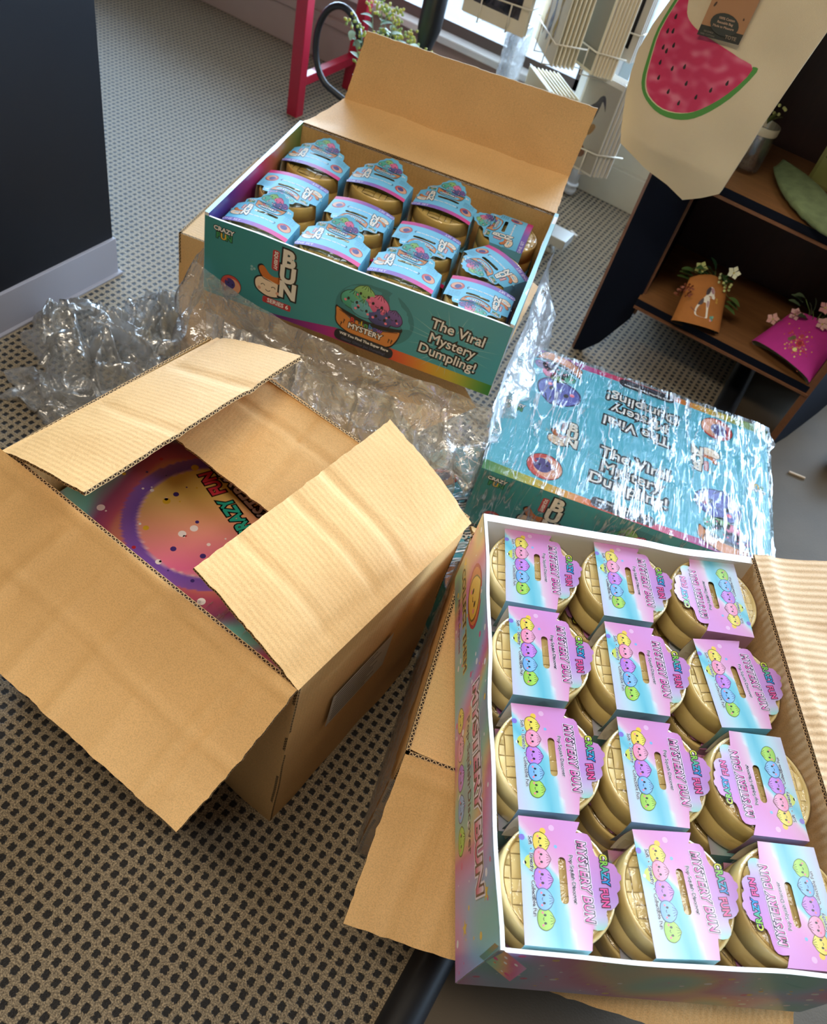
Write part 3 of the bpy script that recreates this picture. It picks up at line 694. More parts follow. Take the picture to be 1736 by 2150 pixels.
def gal(x, y):
    d = math.hypot(x - 190, y - 165)
    if d < 104:
        return mixc3((236, 200, 110), (232, 110, 160), (x - y * .9 + 30) / 190) if (x - y * .9 + 30) < 190 else mixc3((232, 110, 160), (240, 232, 190), (x - y * .9 - 160) / 60)
    if d < 128: return ramp([(104, (240, 190, 190)), (108, (120, 80, 180)), (128, (140, 90, 180))], d)
    return ramp([(128, (216, 130, 110)), (140, (190, 80, 110)), (165, (150, 60, 110)), (190, (120, 200, 190)), (215, (150, 214, 200)), (232, (226, 90, 130)), (262, (244, 190, 200)), (285, (226, 80, 120)), (330, (190, 80, 150))], d + 30 * noise.noise(Vector((x * .01, y * .01, 0))))
a = Art(); a.fill([[(0, 0), (490, 0), (490, 345), (0, 345)]], gal, 0, 4)
for k in range(130):
    a.circ(random.uniform(6, 484), random.uniform(6, 339), random.choice((1.5, 2, 3, 4.5, 6)), random.choice(((240, 230, 230), (240, 220, 220), (255, 250, 250), (196, 40, 60), (40, 150, 140), (226, 180, 40), (60, 40, 120))), 1, n=12)
a.text('CRAZY', 216, 196, 30, (40, 170, 150), 3, 1.2, [(3.6, (20, 14, 20))], rot=R(163), shear=.1, sx=.85); a.text('FUN', 140, 220, 30, (220, 60, 80), 3, 1.2, [(3.6, (20, 14, 20))], rot=R(163), shear=.1, sx=.85)
a.text('MYSTERY BUN', 178, 246, 38, (240, 225, 235), 3, 1.4, [(4, (20, 14, 20))], rot=R(170), shear=.1, sx=.82)
inner = closed_box('display_box', 'pastel printed display box lying inside the large open carton, half wrapped in film', 'display box', tuple(Vector((-.713, .454, 0)) + Matrix.Rotation(R(LY), 3, 'Z') @ Vector((.014, .014, .006))), R(LY), .49, .345, .31, [(a, plane_fn((0, 0, .31), (1, 0, 0), (0, 1, 0)))])
mb = MB(); sk = []
nu, nv = 60, 26
vs = [((.226 + .28 * (j / nv)) * (1 - i / nu) + .489 * i / nu + .006 * noise.noise(Vector((j * .8, i * .3, 0))), .002 + .24 * j / nv, .3125 + .004 * abs(noise.fractal(Vector((i * .18 + j * .3, j * .5, 1)), .8, 2, 3))) for j in range(nv + 1) for i in range(nu + 1)]
mb.add(vs, [(j * (nu + 1) + i, j * (nu + 1) + i + 1, (j + 1) * (nu + 1) + i + 1, (j + 1) * (nu + 1) + i) for j in range(nv) for i in range(nu)], 0, smooth=True)
mb.build('wrap_film', FILMB, inner)

# ------------------------------------------------------------------ open display boxes with tins
TAN = simple('tan_plastic', (226, 200, 134), .38, var=.06, scale=20, coat=.15)
GOLD = simple('gold_plastic', (224, 190, 112), .30, var=.08, scale=20, metallic=.08, coat=.2)
TR = .0585
def tin_body(mat, rot=0, part='lid'):
    mb = MB(); r = TR
    if part == 'base':
        mb.lathe([(r - .004, 0), (r - .001, .002), (r, .006), (r, .030), (r - .0012, .0308), (r - .0012, .0326)], 64); return mb
    mb.lathe([(r - .0008, .0322), (r + .0006, .033), (r + .0006, .0585), (r - .0004, .0606), (r - .002, .0608), (r - .0032, .0598), (r - .004, .0570)], 64)
    # woven top: alternating pairs of strips, cut round
    R_ = r - .0045; cell = .0235; n = 3
    c, s_ = math.cos(rot), math.sin(rot)
    for i in range(-n, n + 1):
        for j in range(-n, n + 1):
            for k in (0, 1):
                x0, y0 = i * cell, j * cell
                if (i + j) % 2: q = (x0, y0 + k * cell / 2, x0 + cell, y0 + (k + 1) * cell / 2)
                else: q = (x0 + k * cell / 2, y0, x0 + (k + 1) * cell / 2, y0 + cell)
                g = .0006; q = (q[0] + g, q[1] + g, q[2] - g, q[3] - g); N = 4; vs = []; ok = False
                for b_ in range(N + 1):
                    for a_ in range(N + 1):
                        x = q[0] + (q[2] - q[0]) * a_ / N; y = q[1] + (q[3] - q[1]) * b_ / N; d = math.hypot(x, y)
                        if d < R_: ok = True
                        if d > R_: x, y = x * R_ / d, y * R_ / d
                        L2 = ((a_ / N - .5) * 2) if (i + j) % 2 else ((b_ / N - .5) * 2)
                        z = .0582 + .0010 * (1 - L2 * L2) - (.0006 if (a_ in (0, N) or b_ in (0, N)) else 0)
                        vs.append((x * c - y * s_, x * s_ + y * c, z))
                if ok: mb.add(vs, [(b_ * (N + 1) + a_, b_ * (N + 1) + a_ + 1, (b_ + 1) * (N + 1) + a_ + 1, (b_ + 1) * (N + 1) + a_) for b_ in range(N) for a_ in range(N)], 0, smooth=True)
    return mb
def tin_film():
    mb = MB(); r = TR + .0016; n = 72; pr = [(r, .004), (r + .0006, .02), (r, .035), (r + .0006, .052), (r - .001, .0618), (r - .006, .0632), (r * .6, .0624), (r * .25, .062), (.0005, .0622)]
    vs = []
    for rr, z in pr:
        for i in range(n):
            a_ = 2 * PI * i / n; q = 1 + .012 * noise.noise(Vector((math.cos(a_) * 6, math.sin(a_) * 6, z * 60)))
            vs.append((rr * q * math.cos(a_), rr * q * math.sin(a_), z + .0008 * noise.noise(Vector((math.cos(a_) * rr * 160, math.sin(a_) * rr * 160, 3)))))
    mb.add(vs, [(k * n + i, k * n + (i + 1) % n, (k + 1) * n + (i + 1) % n, (k + 1) * n + i) for k in range(len(pr) - 1) for i in range(n)], 0, smooth=True)
    # the crimped seam standing off one side
    seam = [(math.cos(a_) * (TR + .004), math.sin(a_) * (TR + .004), .03 + .006 * math.sin(a_ * 5)) for a_ in [PI * .75 + k * .12 for k in range(14)]]
    top = [(x * 1.09, y * 1.09, z + .004 + .004 * noise.noise(Vector((x * 300, y * 300, 0)))) for x, y, z in seam]
    mb.add(seam + top, [(i, i + 1, 15 + i, 14 + i) for i in range(13)], 0, smooth=True)
    return mb
def sleeve_mesh(art, z=.0655, bowz=.004, droop=0.0, legs=.058, legcol=((150, 214, 222), (226, 168, 206)), w0=.0, arch=0.0):
    """card sleeve: printed top with a shaped tab, two legs folded down the sides"""
    mb = MB()
    def fn(x, y, h):
        zz = z + h + arch * (1 - (x / .059) ** 2)
        if y > .026: 
            d = y - .026; zz += droop * d + (bowz * (d / .035) ** 2 if d > 0 else 0)
        return Vector((x, y, zz))
    art.lay(mb, fn)
    for sx_, c in ((-1, legcol[1]), (1, legcol[0])):
        x = sx_ * .059; N = 6; vs = []; cs = []
        for j in range(N + 1):
            for i in range(N + 1):
                y = -.039 + .065 * i / N; zz = z - legs * j / N; vs.append((x + sx_ * .002 * math.sin(PI * j / N), y, zz)); cs.append(lin(mixc3(c, (236, 226, 232), .3 * j / N)))
        f = [(j * (N + 1) + i, j * (N + 1) + i + 1, (j + 1) * (N + 1) + i + 1, (j + 1) * (N + 1) + i) for j in range(N) for i in range(N)]
        mb.add(vs, f if sx_ < 0 else [q[::-1] for q in f], 0, cs, smooth=True)
        mb.add([Vector(v) - Vector((sx_ * .0005, 0, 0)) for v in vs], f if sx_ > 0 else [q[::-1] for q in f], 1, smooth=True)
    # white underside
    vs = [(-.0585, -.0388, z - .0006), (.0585, -.0388, z - .0006), (.0585, .0258, z - .0006), (-.0585, .0258, z - .0006)]
    return mb
SLP = sleeve_mesh(art_card_pink(), z=.0648, bowz=.003, droop=.03)
SLB = sleeve_mesh(art_card_blue(), z=.064, bowz=.002, droop=.10, arch=.009, legcol=((120, 200, 230), (120, 200, 230)))
SLBF = sleeve_mesh(art_card_blue(), z=.064, bowz=.0, droop=.02, arch=.009, legcol=((120, 200, 230), (120, 200, 230)))
random.seed(11)
def make_tin(name, label, cat, mat, slv, group, rot=0, wrap=True):
    t = thing(name, label, cat, group=group); tin_body(mat, rot, 'base').build('tin_base', mat, t); tin_body(mat, rot, 'lid').build('tin_lid', mat, t)
    slv.build('card_sleeve', [PR if mat is TAN else PRM, WH], t)
    if wrap: tin_film().build('shrink_film', FILMT, t)
    return t

# pink display box frame: local x along the long side, y towards the lid
PY = -60.6; PO = Vector((-.134, .716, .385))
pbox = thing('display_box', 'open pink pastel display box at the right holding three rows of four tins', 'display box', PO, R(PY))
PL, PW, PH = .512, .386, .148
PRL = lambda x, y, z=0: PO + Matrix.Rotation(R(PY), 3, 'Z') @ Vector((x, y, z))
T_ = .004
mb = MB(); mb.box(T_, T_, 0, PL - T_, PW - T_, .004, 1)
# short side walls (white inside) and long low front wall with pastel print
a = art_pastel(PL * 1000, PH * 1000, 10, 1.1, .7, 90)
b = Art()
grad = lambda x, y: ramp([(0, (226, 70, 120)), (.5, (236, 140, 170)), (1, (250, 236, 240))], y / 22 + .5)
b.text('MYSTERY BUN', 0, 0, 36, WT, 3, 1.3, [(5.2, (250, 240, 244)), (3.2, (60, 36, 50))], shear=.12, sx=1.0, letters=grad)
a.sub(b, 335, 98, 1, 0, 3)
a.text('Pop·Squish·Discover', 325, 64, 19, (70, 50, 70), 3, .3)
for k, c in enumerate(CH): a.sub(m_dumpling(c, r=15), 235 + k * 36, 30, 1, 0, 2)
a.circ(98, 100, 46, (196, 60, 70), 2, 33); a.circ(98, 100, 41, (226, 130, 70), 3, 29); a.sub(m_dumpling((236, 176, 60), r=30, pleats=False), 98, 100, 1, .2, 4)
a.text('COLLECT THEM', 100, 50, 22, (60, 44, 50), 3, .8, [(2.5, (230, 200, 90))]); a.text('All the surprises', 95, 24, 13, (150, 60, 110), 3, .3)
for x, y in ((455, 118), (470, 40), (16, 60)): a.poly([(x + (9 if i % 2 else 4) * math.cos(i * PI / 5), y + (9 if i % 2 else 4) * math.sin(i * PI / 5)) for i in range(10)], (246, 204, 70), 2)
def wallstrip(mb, x0, y0, x1, y1, z0, z1, art=None, flip=False):
    mb.box(min(x0, x1), min(y0, y1), z0, max(x0, x1), max(y0, y1), z1, 1)
def wob(mb, k0, amp, zmin):      # hand-worn upper edges
    for i in range(k0, len(mb.v)):
        v = mb.v[i]
        if v[2] > zmin:
            f = (v[2] - zmin) / .1; mb.v[i] = (v[0] + amp * f * noise.noise(Vector((v[0] * 9, v[1] * 9, 1))), v[1] + amp * f * noise.noise(Vector((v[0] * 9, v[1] * 9, 5))), v[2] + amp * .4 * f * noise.noise(Vector((v[0] * 14, v[1] * 14, 9))))
def gridwall(mb, a_, b_, z0, z1, t, mi, n=28, m=4):
    """thin wall standing on segment a_->b_, thickness to the left"""
    a_ = Vector((a_[0], a_[1], 0)); b_ = Vector((b_[0], b_[1], 0)); d = (b_ - a_).normalized(); nn = Vector((-d.y, d.x, 0))
    for off, fl in ((0, False), (t, True)):
        vs = [a_ + (b_ - a_) * (i / n) + nn * off + Vector((0, 0, z0 + (z1 - z0) * j / m)) for j in range(m + 1) for i in range(n + 1)]
        f = [(j * (n + 1) + i, j * (n + 1) + i + 1, (j + 1) * (n + 1) + i + 1, (j + 1) * (n + 1) + i) for j in range(m) for i in range(n)]
        mb.add(vs, f if not fl else [q[::-1] for q in f], mi, smooth=False)
    vs = [a_ + (b_ - a_) * (i / n) + nn * o_ + Vector((0, 0, z1)) for o_ in (0, t) for i in range(n + 1)]
    mb.add(vs, [(i, i + 1, n + 2 + i, n + 1 + i) for i in range(n)], mi)
    vs = [p + nn * o_ + Vector((0, 0, z)) for p in (a_, b_) for o_ in (0, t) for z in (z0, z1)]
    mb.add(vs, [(0, 2, 3, 1), (4, 5, 7, 6)], mi)
gridwall(mb, (0, 0), (PL, 0), 0, PH, T_, 1)
gridwall(mb, (PL, 0), (PL, PW), 0, PH - .006, T_, 1)
gridwall(mb, (0, PW), (0, 0), 0, PH, .012, 1)
a.lay(mb, plane_fn((0, -.0009, 0), (1, 0, 0), (0, 0, 1)))
a2 = art_pastel(PW * 1000, (PH - .006) * 1000, 10, 1.3, 2.2, 60); a2.lay(mb, plane_fn((PL, 0, 0), (0, 1, 0), (0, 0, 1)))
a3 = art_pastel(PW * 1000, PH * 1000, 14, 1.3, 4.2, 40); a3.lay(mb, plane_fn((0, PW, 0), (0, -1, 0), (0, 0, 1)))
wob(mb, 0, .006, .05)
mb.build('box_tray', [PRB, WH], pbox)
# crushed corner tab
mb = MB(); a4 = art_pastel(34, 44, 6, 2, 1.0, 8); a4.lay(mb, plane_fn((PL - .004, -.004, PH - .046), (.55, .83, .05), (-.05, .05, 1))); mb.build('torn_corner', PRB, pbox)
mb = MB(); panel(mb, (PL - .004, PW - T_, PH), (.0, PW - T_, PH), (.0, PW - T_, 0), (PL - .004, PW - T_, 0), t=-.004, nz=.004, rag=0, seed=8, mi_top=0, mi_bot=0); mb.build('box_back', [KRI, FL], pbox)
mb = MB(); panel(mb, (PL + .01, PW - .007, PH + .003), (-.002, PW - .006, PH + .002), (-.006, PW + .20, PH + .028), (PL + .02, PW + .19, PH + .032), t=.004, bow=.006, nz=.004, creases=((.3, .002, .005), (.55, .003, .006), (.8, .002, .01)), cross=((.09, .004, .005),), seed=9, nu=60, nv=26); mb.build('box_lid', [KRI, FL], pbox)

ptins = {}
rows = ['farthest row', 'second row from back', 'third row from back', 'nearest row']
cols = ['left column', 'middle column', 'right column']
first = None
ux = Vector((math.cos(R(PY)), math.sin(R(PY)), 0)); uy = Vector((-ux.y, ux.x, 0))
cen = [[(-.052, .676), (.052, .735), (.163, .796)], [(.008, .570), (.118, .628), (.231, .692)], [(.072, .458), (.184, .520), (.296, .580)], [(.134, .348), (.242, .410), (.352, .472)]]
flipped = {(0, 2), (2, 2), (3, 2)}
jit = {(1, 2): .10, (3, 1): .05, (2, 0): .02, (0, 0): -.03}
for r_ in range(4):
    for c_ in range(3):
        x, y = cen[r_][c_]; fl_ = (r_, c_) in flipped
        # turn the fitted centres back on to the grid of the box so tins neither touch nor leave it
        q = Matrix.Rotation(-R(PY), 3, 'Z') @ (Vector((x, y, 0)) - Vector((PO.x, PO.y, 0)))
        gx = .068 + r_ * .1255; gy = .068 + c_ * .1232
        p = PRL(gx, gy, 0)
        loc = (p.x, p.y, .385 + .0735 + .003 * math.sin(r_ * 2 + c_)); rot = (0, 0, R(PY) + (PI if fl_ else 0) + jit.get((r_, c_), 0))
        lab = 'tan tin in pink card sleeve%s, %s, %s' % (' turned around' if fl_ else '', rows[r_], cols[c_])
        if first is None:
            first = make_tin('toy_tin', lab, 'toy tin', TAN, SLP, 'tins in the pink display box'); first.location = loc; first.rotation_euler = rot
        else: dup(first, loc, rot, lab, 'tins in the pink display box')
for r_ in range(4):
    for c_ in range(3):
        p = PRL(.068 + r_ * .1255, .068 + c_ * .1232, 0)
        dup(first, (p.x, p.y, .385 + .0045), (0, 0, R(PY) + (PI if (r_ + c_) % 2 else 0)), 'tan basket tin in the lower layer, mostly hidden under the top tins', 'lower layer of tins in the pink box')

# ---- shipping carton under the pink box
BO = (-.056, .452, 0); BY = 15.5
under = thing('shipping_carton', 'open brown carton on the floor under the pink display box, near flap folded out', 'cardboard box', BO, R(BY))
H2 = .376
carton_walls(.52, .37, H2, mats=(0, 2), seed=21).build('carton_body', [KR, FL, KRD], under)
idf = lambda p: p
flap(under, idf, (0.0, -.001, H2), (.52, -.001, H2), (.525, -.165, H2 - .075), (-.006, -.185, H2 - .068), t=.006, bow=.010, creases=((.1, .003, .006), (.2, .003, .006), (.33, .0015, .008), (.5, .002, .006)), cross=((.1, .003, .005),), seed=22, nu=60, nv=26)
flap(under, idf, (0, .37, H2), (0, 0.008, H2), (.165, .012, H2 - .03), (.165, .362, H2 - .03), t=.006, bow=-.002, creases=((.7, .002, .006),), cross=((.1, .002, .004),), seed=23)
flap(under, idf, (.52, 0.008, H2), (.52, .37, H2), (.40, .362, H2 - .03), (.40, .012, H2 - .03), t=.006, bow=-.002, seed=24)
flap(under, idf, (.52, .372, H2), (0, .372, H2), (.003, .50, H2 - .13), (.517, .50, H2 - .13), t=.006, seed=25)
o = skin(.522, .372, .30, off=.003, amp=.006, seed=31).build('wrap_film', FILM, under); o.location = (0, 0, 0)
# keep only the side walls of that film (its top would cut through the carton)
bm = bmesh.new(); bm.from_mesh(o.data); bmesh.ops.delete(bm, geom=[f for f in bm.faces if f.normal.z > .8], context='FACES'); bm.to_mesh(o.data); bm.free()

# ---- blue open display box
QY = 14.0; QO = Vector((-.820, .976, .383)); QL, QW, QH = .552, .415, .148
qbox = thing('display_box', 'open teal display box with its cardboard lid folded up and rows of gold tins', 'display box', QO, R(QY))
mb = MB(); mb.box(T_, T_, 0, QL - T_, QW - T_, .004, 1)
gridwall(mb, (0, 0), (QL, 0), 0, QH, T_, 1); gridwall(mb, (QL, 0), (QL, QW), 0, QH + .006, .007, 1); gridwall(mb, (0, QW), (0, 0), 0, QH + .006, .007, 1)
art_front_blue().lay(mb, plane_fn((0.001, -.0009, -.001), (1, 0, 0), (0, 0, 1)))
def band(col): 
    z = Art(); z.fill([[(0, 0), (QW * 1000, 0), (QW * 1000, (QH + .006) * 1000), (0, (QH + .006) * 1000)]], col, 0, 14); return z
inn = lambda x, y: ramp([(0, (50, 50, 120)), (90, (90, 40, 110)), (200, (190, 50, 100)), (300, (190, 120, 60)), (400, (100, 150, 80))], x)
band(lambda x, y: (86, 170, 182)).lay(mb, plane_fn((0, QW, 0), (0, -1, 0), (0, 0, 1))); band(lambda x, y: (86, 170, 182)).lay(mb, plane_fn((QL, 0, 0), (0, 1, 0), (0, 0, 1)))
band(inn).lay(mb, plane_fn((.0072, 0, 0), (0, 1, 0), (0, 0, 1)))
band(lambda x, y: inn(414 - x, y)).lay(mb, plane_fn((QL - .0072, QW, 0), (0, -1, 0), (0, 0, 1)))
rim = Art(); rim.poly([(0, 0), (8, 0), (8, QW * 1000), (0, QW * 1000)], (150, 214, 224), 0)
rim.lay(mb, plane_fn((0, 0, QH + .0062), (1, 0, 0), (0, 1, 0))); rim.lay(mb, plane_fn((QL - .008, 0, QH + .0062), (1, 0, 0), (0, 1, 0)))
wob(mb, 0, .004, .05)
mb.build('box_tray', [PRB, WH], qbox)
mb = MB(); panel(mb, (QL - .006, QW, QH), (.006, QW, QH), (.006, QW, 0), (QL - .006, QW, 0), t=-.004, nz=.003, rag=0, seed=41); mb.build('box_back', [KRD, FL], qbox)
mb = MB()
panel(mb, (QL - .004, QW, QH + .002), (.004, QW, QH + .002), (.04, QW + .150, QH + .012), (QL - .008, QW + .156, QH + .012), t=.004, bow=.005, nz=.003, creases=((.2, .002, .005), (.75, .002, .006)), seed=42, nu=50, nv=16)
panel(mb, (QL - .008, QW + .156, QH + .012), (.04, QW + .150, QH + .012), (.062, QW + .163, QH + .150), (QL - .002, QW + .168, QH + .156), t=.004, bow=.002, nz=.002, creases=((.16, .0015, .004), (.87, .0015, .004)), seed=43, nu=50, nv=16)
mb.build('box_lid', [KR, FL], qbox)
QRL = lambda x, y, z=0: QO + Matrix.Rotation(R(QY), 3, 'Z') @ Vector((x, y, z))
btint = None; bflip = None
brow = ['front row', 'middle row', 'back row by the lid']
bcol = ['first from left', 'second from left', 'third from left', 'right end']
rotd = {(0, 3): PI, (1, 0): PI, (1, 1): PI, (1, 2): PI, (1, 3): PI - .62, (2, 3): PI / 2}
for r_ in range(3):
    for c_ in range(4):
        rr = rotd.get((r_, c_), 0); p = QRL(.075 + c_ * .1335, .070 + r_ * .1290 + (.012 if (r_, c_) == (0, 3) else 0))
        base = .383 + .0665 + (.005 * math.sin(r_ * 3 + c_)); 
        if c_ == 3: base -= .004
        lab = 'gold tin in a blue card sleeve, %s, %s%s' % (brow[r_], bcol[c_], {0: '', PI: ', facing backwards'}.get(rr, ', turned sideways'))
        use_flip = rr != 0
        src = bflip if use_flip else btint
        rotv = (0, 0, R(QY) + rr)
        if src is None:
            src = make_tin('toy_tin', lab, 'toy tin', GOLD, SLBF if use_flip else SLB, 'tins in the teal display box'); src.location = (p.x, p.y, base); src.rotation_euler = rotv
            if use_flip: bflip = src
            else: btint = src
        else: dup(src, (p.x, p.y, base), rotv, lab, 'tins in the teal display box')
        d_ = dup(bflip or btint, (p.x, p.y, .383 + .0045), (0, 0, R(QY) + (PI if r_ == 2 else 0)), 'gold tin in the lower layer, mostly hidden under the upper tins', 'lower layer of tins in the teal box')

# carton under it
AO = (-.975, 1.085, 0); AY = 14
ucar = thing('shipping_carton', 'brown carton on the floor under the open teal display box, film hanging over it', 'cardboard box', AO, R(AY))
carton_walls(.52, .37, H2, mats=(0, 2), seed=51).build('carton_body', [KR, FL, KRD], ucar)
flap(ucar, idf, (.27, -.001, H2), (.52, -.001, H2), (.66, -.05, .27), (.566, -.10, .195), t=.006, bow=.004, seed=52)
flap(ucar, idf, (.52, 0, H2), (.52, .37, H2), (.69, .34, H2 - .05), (.67, .03, H2 - .05), t=.006, bow=.004, seed=53)
flap(ucar, idf, (0, .37, H2), (0, 0.005, H2), (.165, .01, H2 - .02), (.165, .365, H2 - .02), t=.006, seed=54)

# ---- wrapped teal boxes on the floor
def teal_box(label, loc, yaw, L_, W_, H_, seed, front=True):
    t = thing('display_box', label, 'display box', loc, R(yaw))
    mb = MB(); mb.box(0, 0, 0, L_, W_, H_, 1)
    top = art_top_blue(); k = L_ / .54; f0 = plane_fn((0, 0, H_), (1, 0, 0), (0, 1, 0)); top.lay(mb, lambda x, y, h: f0(x * k, y * W_ / .41, h))
    if front:
        fr = art_front_blue(); f1 = plane_fn((0, 0, 0), (1, 0, 0), (0, 0, 1)); fr.lay(mb, lambda x, y, h: f1(x * L_ / .55, y * H_ / .15, h))
        f2 = plane_fn((L_, W_, 0), (-1, 0, 0), (0, 0, 1)); fr.lay(mb, lambda x, y, h: f2(x * L_ / .55, y * H_ / .15, h))
    mb.build('carton_body', [PRB, simple('teal_print', (54, 132, 138), .38)], t)
    skin(L_, W_, H_, off=.0035, amp=.007, n=110, seed=seed, freq=13).build('wrap_film', FILMB, t)
    return t
teal_box('closed teal dumpling box wrapped in shiny stretch film, lying in front of the dark bookcase', (-.228, 1.024, .157), 15.4, .542, .40, .145, 60)
teal_box('film wrapped teal box on the floor, one corner showing behind the large carton', (-.425, 1.085, 0), -40, .375, .53, .148, 61, False)
# loose film ruffles standing off the wrapped box's rear and right edges
def ruffle(path, h, outv, name, label, seed, n=70, m=14, mat=None, amp=.02, parent=None):
    mb = MB(); vs = []
    P = [Vector(p) for p in path]; seg = [(P[i + 1] - P[i]).length for i in range(len(P) - 1)]; T = sum(seg)
    def at(s_):
        d = s_ * T
        for i, l in enumerate(seg):
            if d <= l or i == len(seg) - 1: return P[i].lerp(P[i + 1], min(1, d / l))
            d -= l
    for j in range(m + 1):
        v = j / m
        for i in range(n + 1):
            u = i / n; p = at(u); hh = h(u) if callable(h) else h; ov = Vector(outv(u) if callable(outv) else outv)
            q = p + ov * (v * hh)
            k = amp * (.25 + v)
            q += Vector((noise.fractal(Vector((u * 15, v * 2, seed)), .9, 2.2, 3), noise.fractal(Vector((u * 15, v * 2, seed + 9)), .9, 2.2, 3), noise.fractal(Vector((u * 13, v * 3, seed + 19)), .9, 2.2, 3))) * k
            if q.z < .004: q.z = .004 + .3 * abs(q.z - .004) 
            vs.append(q)
    mb.add(vs, [(j * (n + 1) + i, j * (n + 1) + i + 1, (j + 1) * (n + 1) + i + 1, (j + 1) * (n + 1) + i) for j in range(m) for i in range(n)], 0, smooth=True)
    o_ = mb.build(name, mat or FILM, parent)
    if label: tag(o_, label, 'plastic film')
    return o_
W2 = lambda x, y, z=0: Vector((-.228, 1.024, .157)) + Matrix.Rotation(R(15.4), 3, 'Z') @ Vector((x, y, z))
ruffle([W2(.546, .0, .147), W2(.548, .2, .147), W2(.546, .405, .147), W2(.3, .407, .147), W2(.0, .406, .147), W2(-.004, .3, .147)], .04, (.25, .25, -.9), 'plastic_film', 'crumpled clear film end standing off the far and right edges of the wrapped teal box', 70, n=160, m=10, amp=.016)

# ---- film skirt around the open teal box and the heap on the floor
S2 = lambda x, y, z=0: tuple(QRL(x, y, z))
ruffle([S2(-.012, .40, .07), S2(-.014, .2, .07), S2(-.014, -.014, .06), S2(.12, -.02, .02), S2(.3, -.02, -.005), S2(.565, -.016, -.01), S2(.568, .2, .08), S2(.568, .42, .09)],
       lambda u: .20 + .05 * math.sin(u * 9), lambda u: (-.25 + .6 * u, -.30, -.80), 'plastic_film', 'loose clear stretch film hanging around the lower edge of the open teal box', 80, n=190, m=26, amp=.030)
ruffle([S2(.02, -.03, -.02), S2(.3, -.05, -.05), S2(.52, -.04, -.03)], .26, (.25, -.42, -.72), 'plastic_film', 'second sheet of clear film drooping between the teal box and the large carton', 81, n=110, m=24, amp=.035)
def heap(name, label, cx, cy, rx, ry, h, seed, nu=110, nv=80, yaw=0):
    mb = MB(); vs = []; c, s_ = math.cos(yaw), math.sin(yaw)
    for j in range(nv + 1):
        for i in range(nu + 1):
            x = (i / nu * 2 - 1); y = (j / nv * 2 - 1); r2 = max(abs(x), abs(y)) if False else math.sqrt(x * x + y * y)
            e = max(0, 1 - r2 ** 2.2)
            rd = 1 - abs(noise.fractal(Vector((x * 2.2 + seed, y * 2.2, .3)), .8, 2.1, 4)) * 1.6
            z = .004 + h * (e ** .6) * (.25 + .75 * max(0, rd)) + .008 * noise.fractal(Vector((x * 6, y * 6, seed)), 1, 2, 2) * (e > 0)
            dx = .05 * noise.noise(Vector((x * 3, y * 3, seed + 4))); dy = .05 * noise.noise(Vector((x * 3, y * 3, seed + 14)))
            k = 1 + .18 * noise.noise(Vector((math.atan2(y, x) * 1.2, seed, 0)))
            X = x * rx * k + dx; Y = y * ry * k + dy; vs.append((cx + X * c - Y * s_, cy + X * s_ + Y * c, max(.003, z), e))
    N = nu + 1; fs = []
    for j in range(nv):
        for i in range(nu):
            q = (j * N + i, j * N + i + 1, (j + 1) * N + i + 1, (j + 1) * N + i)
            if max(vs[k][3] for k in q) > 0: fs.append(q)
    mb.add([v[:3] for v in vs], fs, 0, smooth=True); o_ = mb.build(name, FILMH); tag(o_, label, 'plastic film'); return o_
heap('plastic_film', 'large crumpled heap of clear stretch film on the carpet beside the dark cabinet', -1.13, 1.0, .20, .13, .12, 91, yaw=-.2)
heap('plastic_film', 'puffed up ball of clear film between the film heap and the brown carton', -1.07, 1.17, .12, .085, .13, 92, yaw=.3)
heap('plastic_film', 'flat tail of clear film running to the left edge behind the large carton', -1.0, .88, .22, .07, .06, 93, yaw=.25)

# ------------------------------------------------------------------ dark cabinet at the left
NAVY = simple('navy_black_laminate', (12, 15, 24), .45, spec=.35)
cab = thing('cabinet', 'tall black cabinet at the left edge with a pale grey kick strip', 'cabinet', (-1.352, 1.272, 0))
mb = MB(); mb.box(-.6, -1.9, .1, 0, 0, 1.0); mb.build('carcass', NAVY, cab)
mb = MB(); mb.box(-.6, -1.9, 0, .008, .004, .1); mb.box(-.6, -1.9, 0, .016, .012, .006); mb.build('kick_strip', simple('grey_vinyl', (158, 156, 164), .5), cab, bevel=.0015)['label'] = 'pale grey kick strip'

# ------------------------------------------------------------------ dark bookcase at the right
NB = simple('dark_blue_paint', (12, 18, 32), .75, var=.3, scale=8, spec=.15); BR = wood('brown_wood', (138, 92, 52), scale=(1, 10, 10)); DB = wood('dark_back_board', (52, 26, 20), scale=(8, 1, 1)); EDG = simple('worn_wood_edge', (120, 76, 46), .6, var=.3, scale=60)
bc = thing('bookcase', 'dark blue painted bookcase with worn brown shelves at the right', 'bookcase', (-.314, 1.925, 0))
def side_panel(x0, y0, x1, y1, H_, cut=True):
    mb = MB(); d = Vector((x1 - x0, y1 - y0, 0)); L_ = d.length; d.normalize(); nn = Vector((-d.y, d.x, 0)) * .018
    if cut: prof = [(0, 0), (L_ * .22, 0), (L_ * .55, .035), (L_, .13), (L_, H_), (0, H_)]
    else: prof = [(0, .14), (L_, .14), (L_, H_), (0, H_)]
    A = [Vector((x0, y0, 0)) + d * a_ + Vector((0, 0, z)) for a_, z in prof]; B = [p + nn for p in A]; n = len(A)
    mb.add(A + B, [tuple(range(n)), tuple(range(2 * n - 1, n - 1, -1))], 0)
    mb.add(A + B, [(i, n + i, n + (i + 1) % n, (i + 1) % n) for i in range(n)], 1)
    return mb
side_panel(0, 0, .098, .06, .98).build('side_panel', [NB, EDG], bc)
side_panel(.104, .07, .080, .42, .98, False).build('side_panel', [NB, EDG], bc)
side_panel(.585, .03, .72, .40, .98).build('side_panel', [NB, EDG], bc)
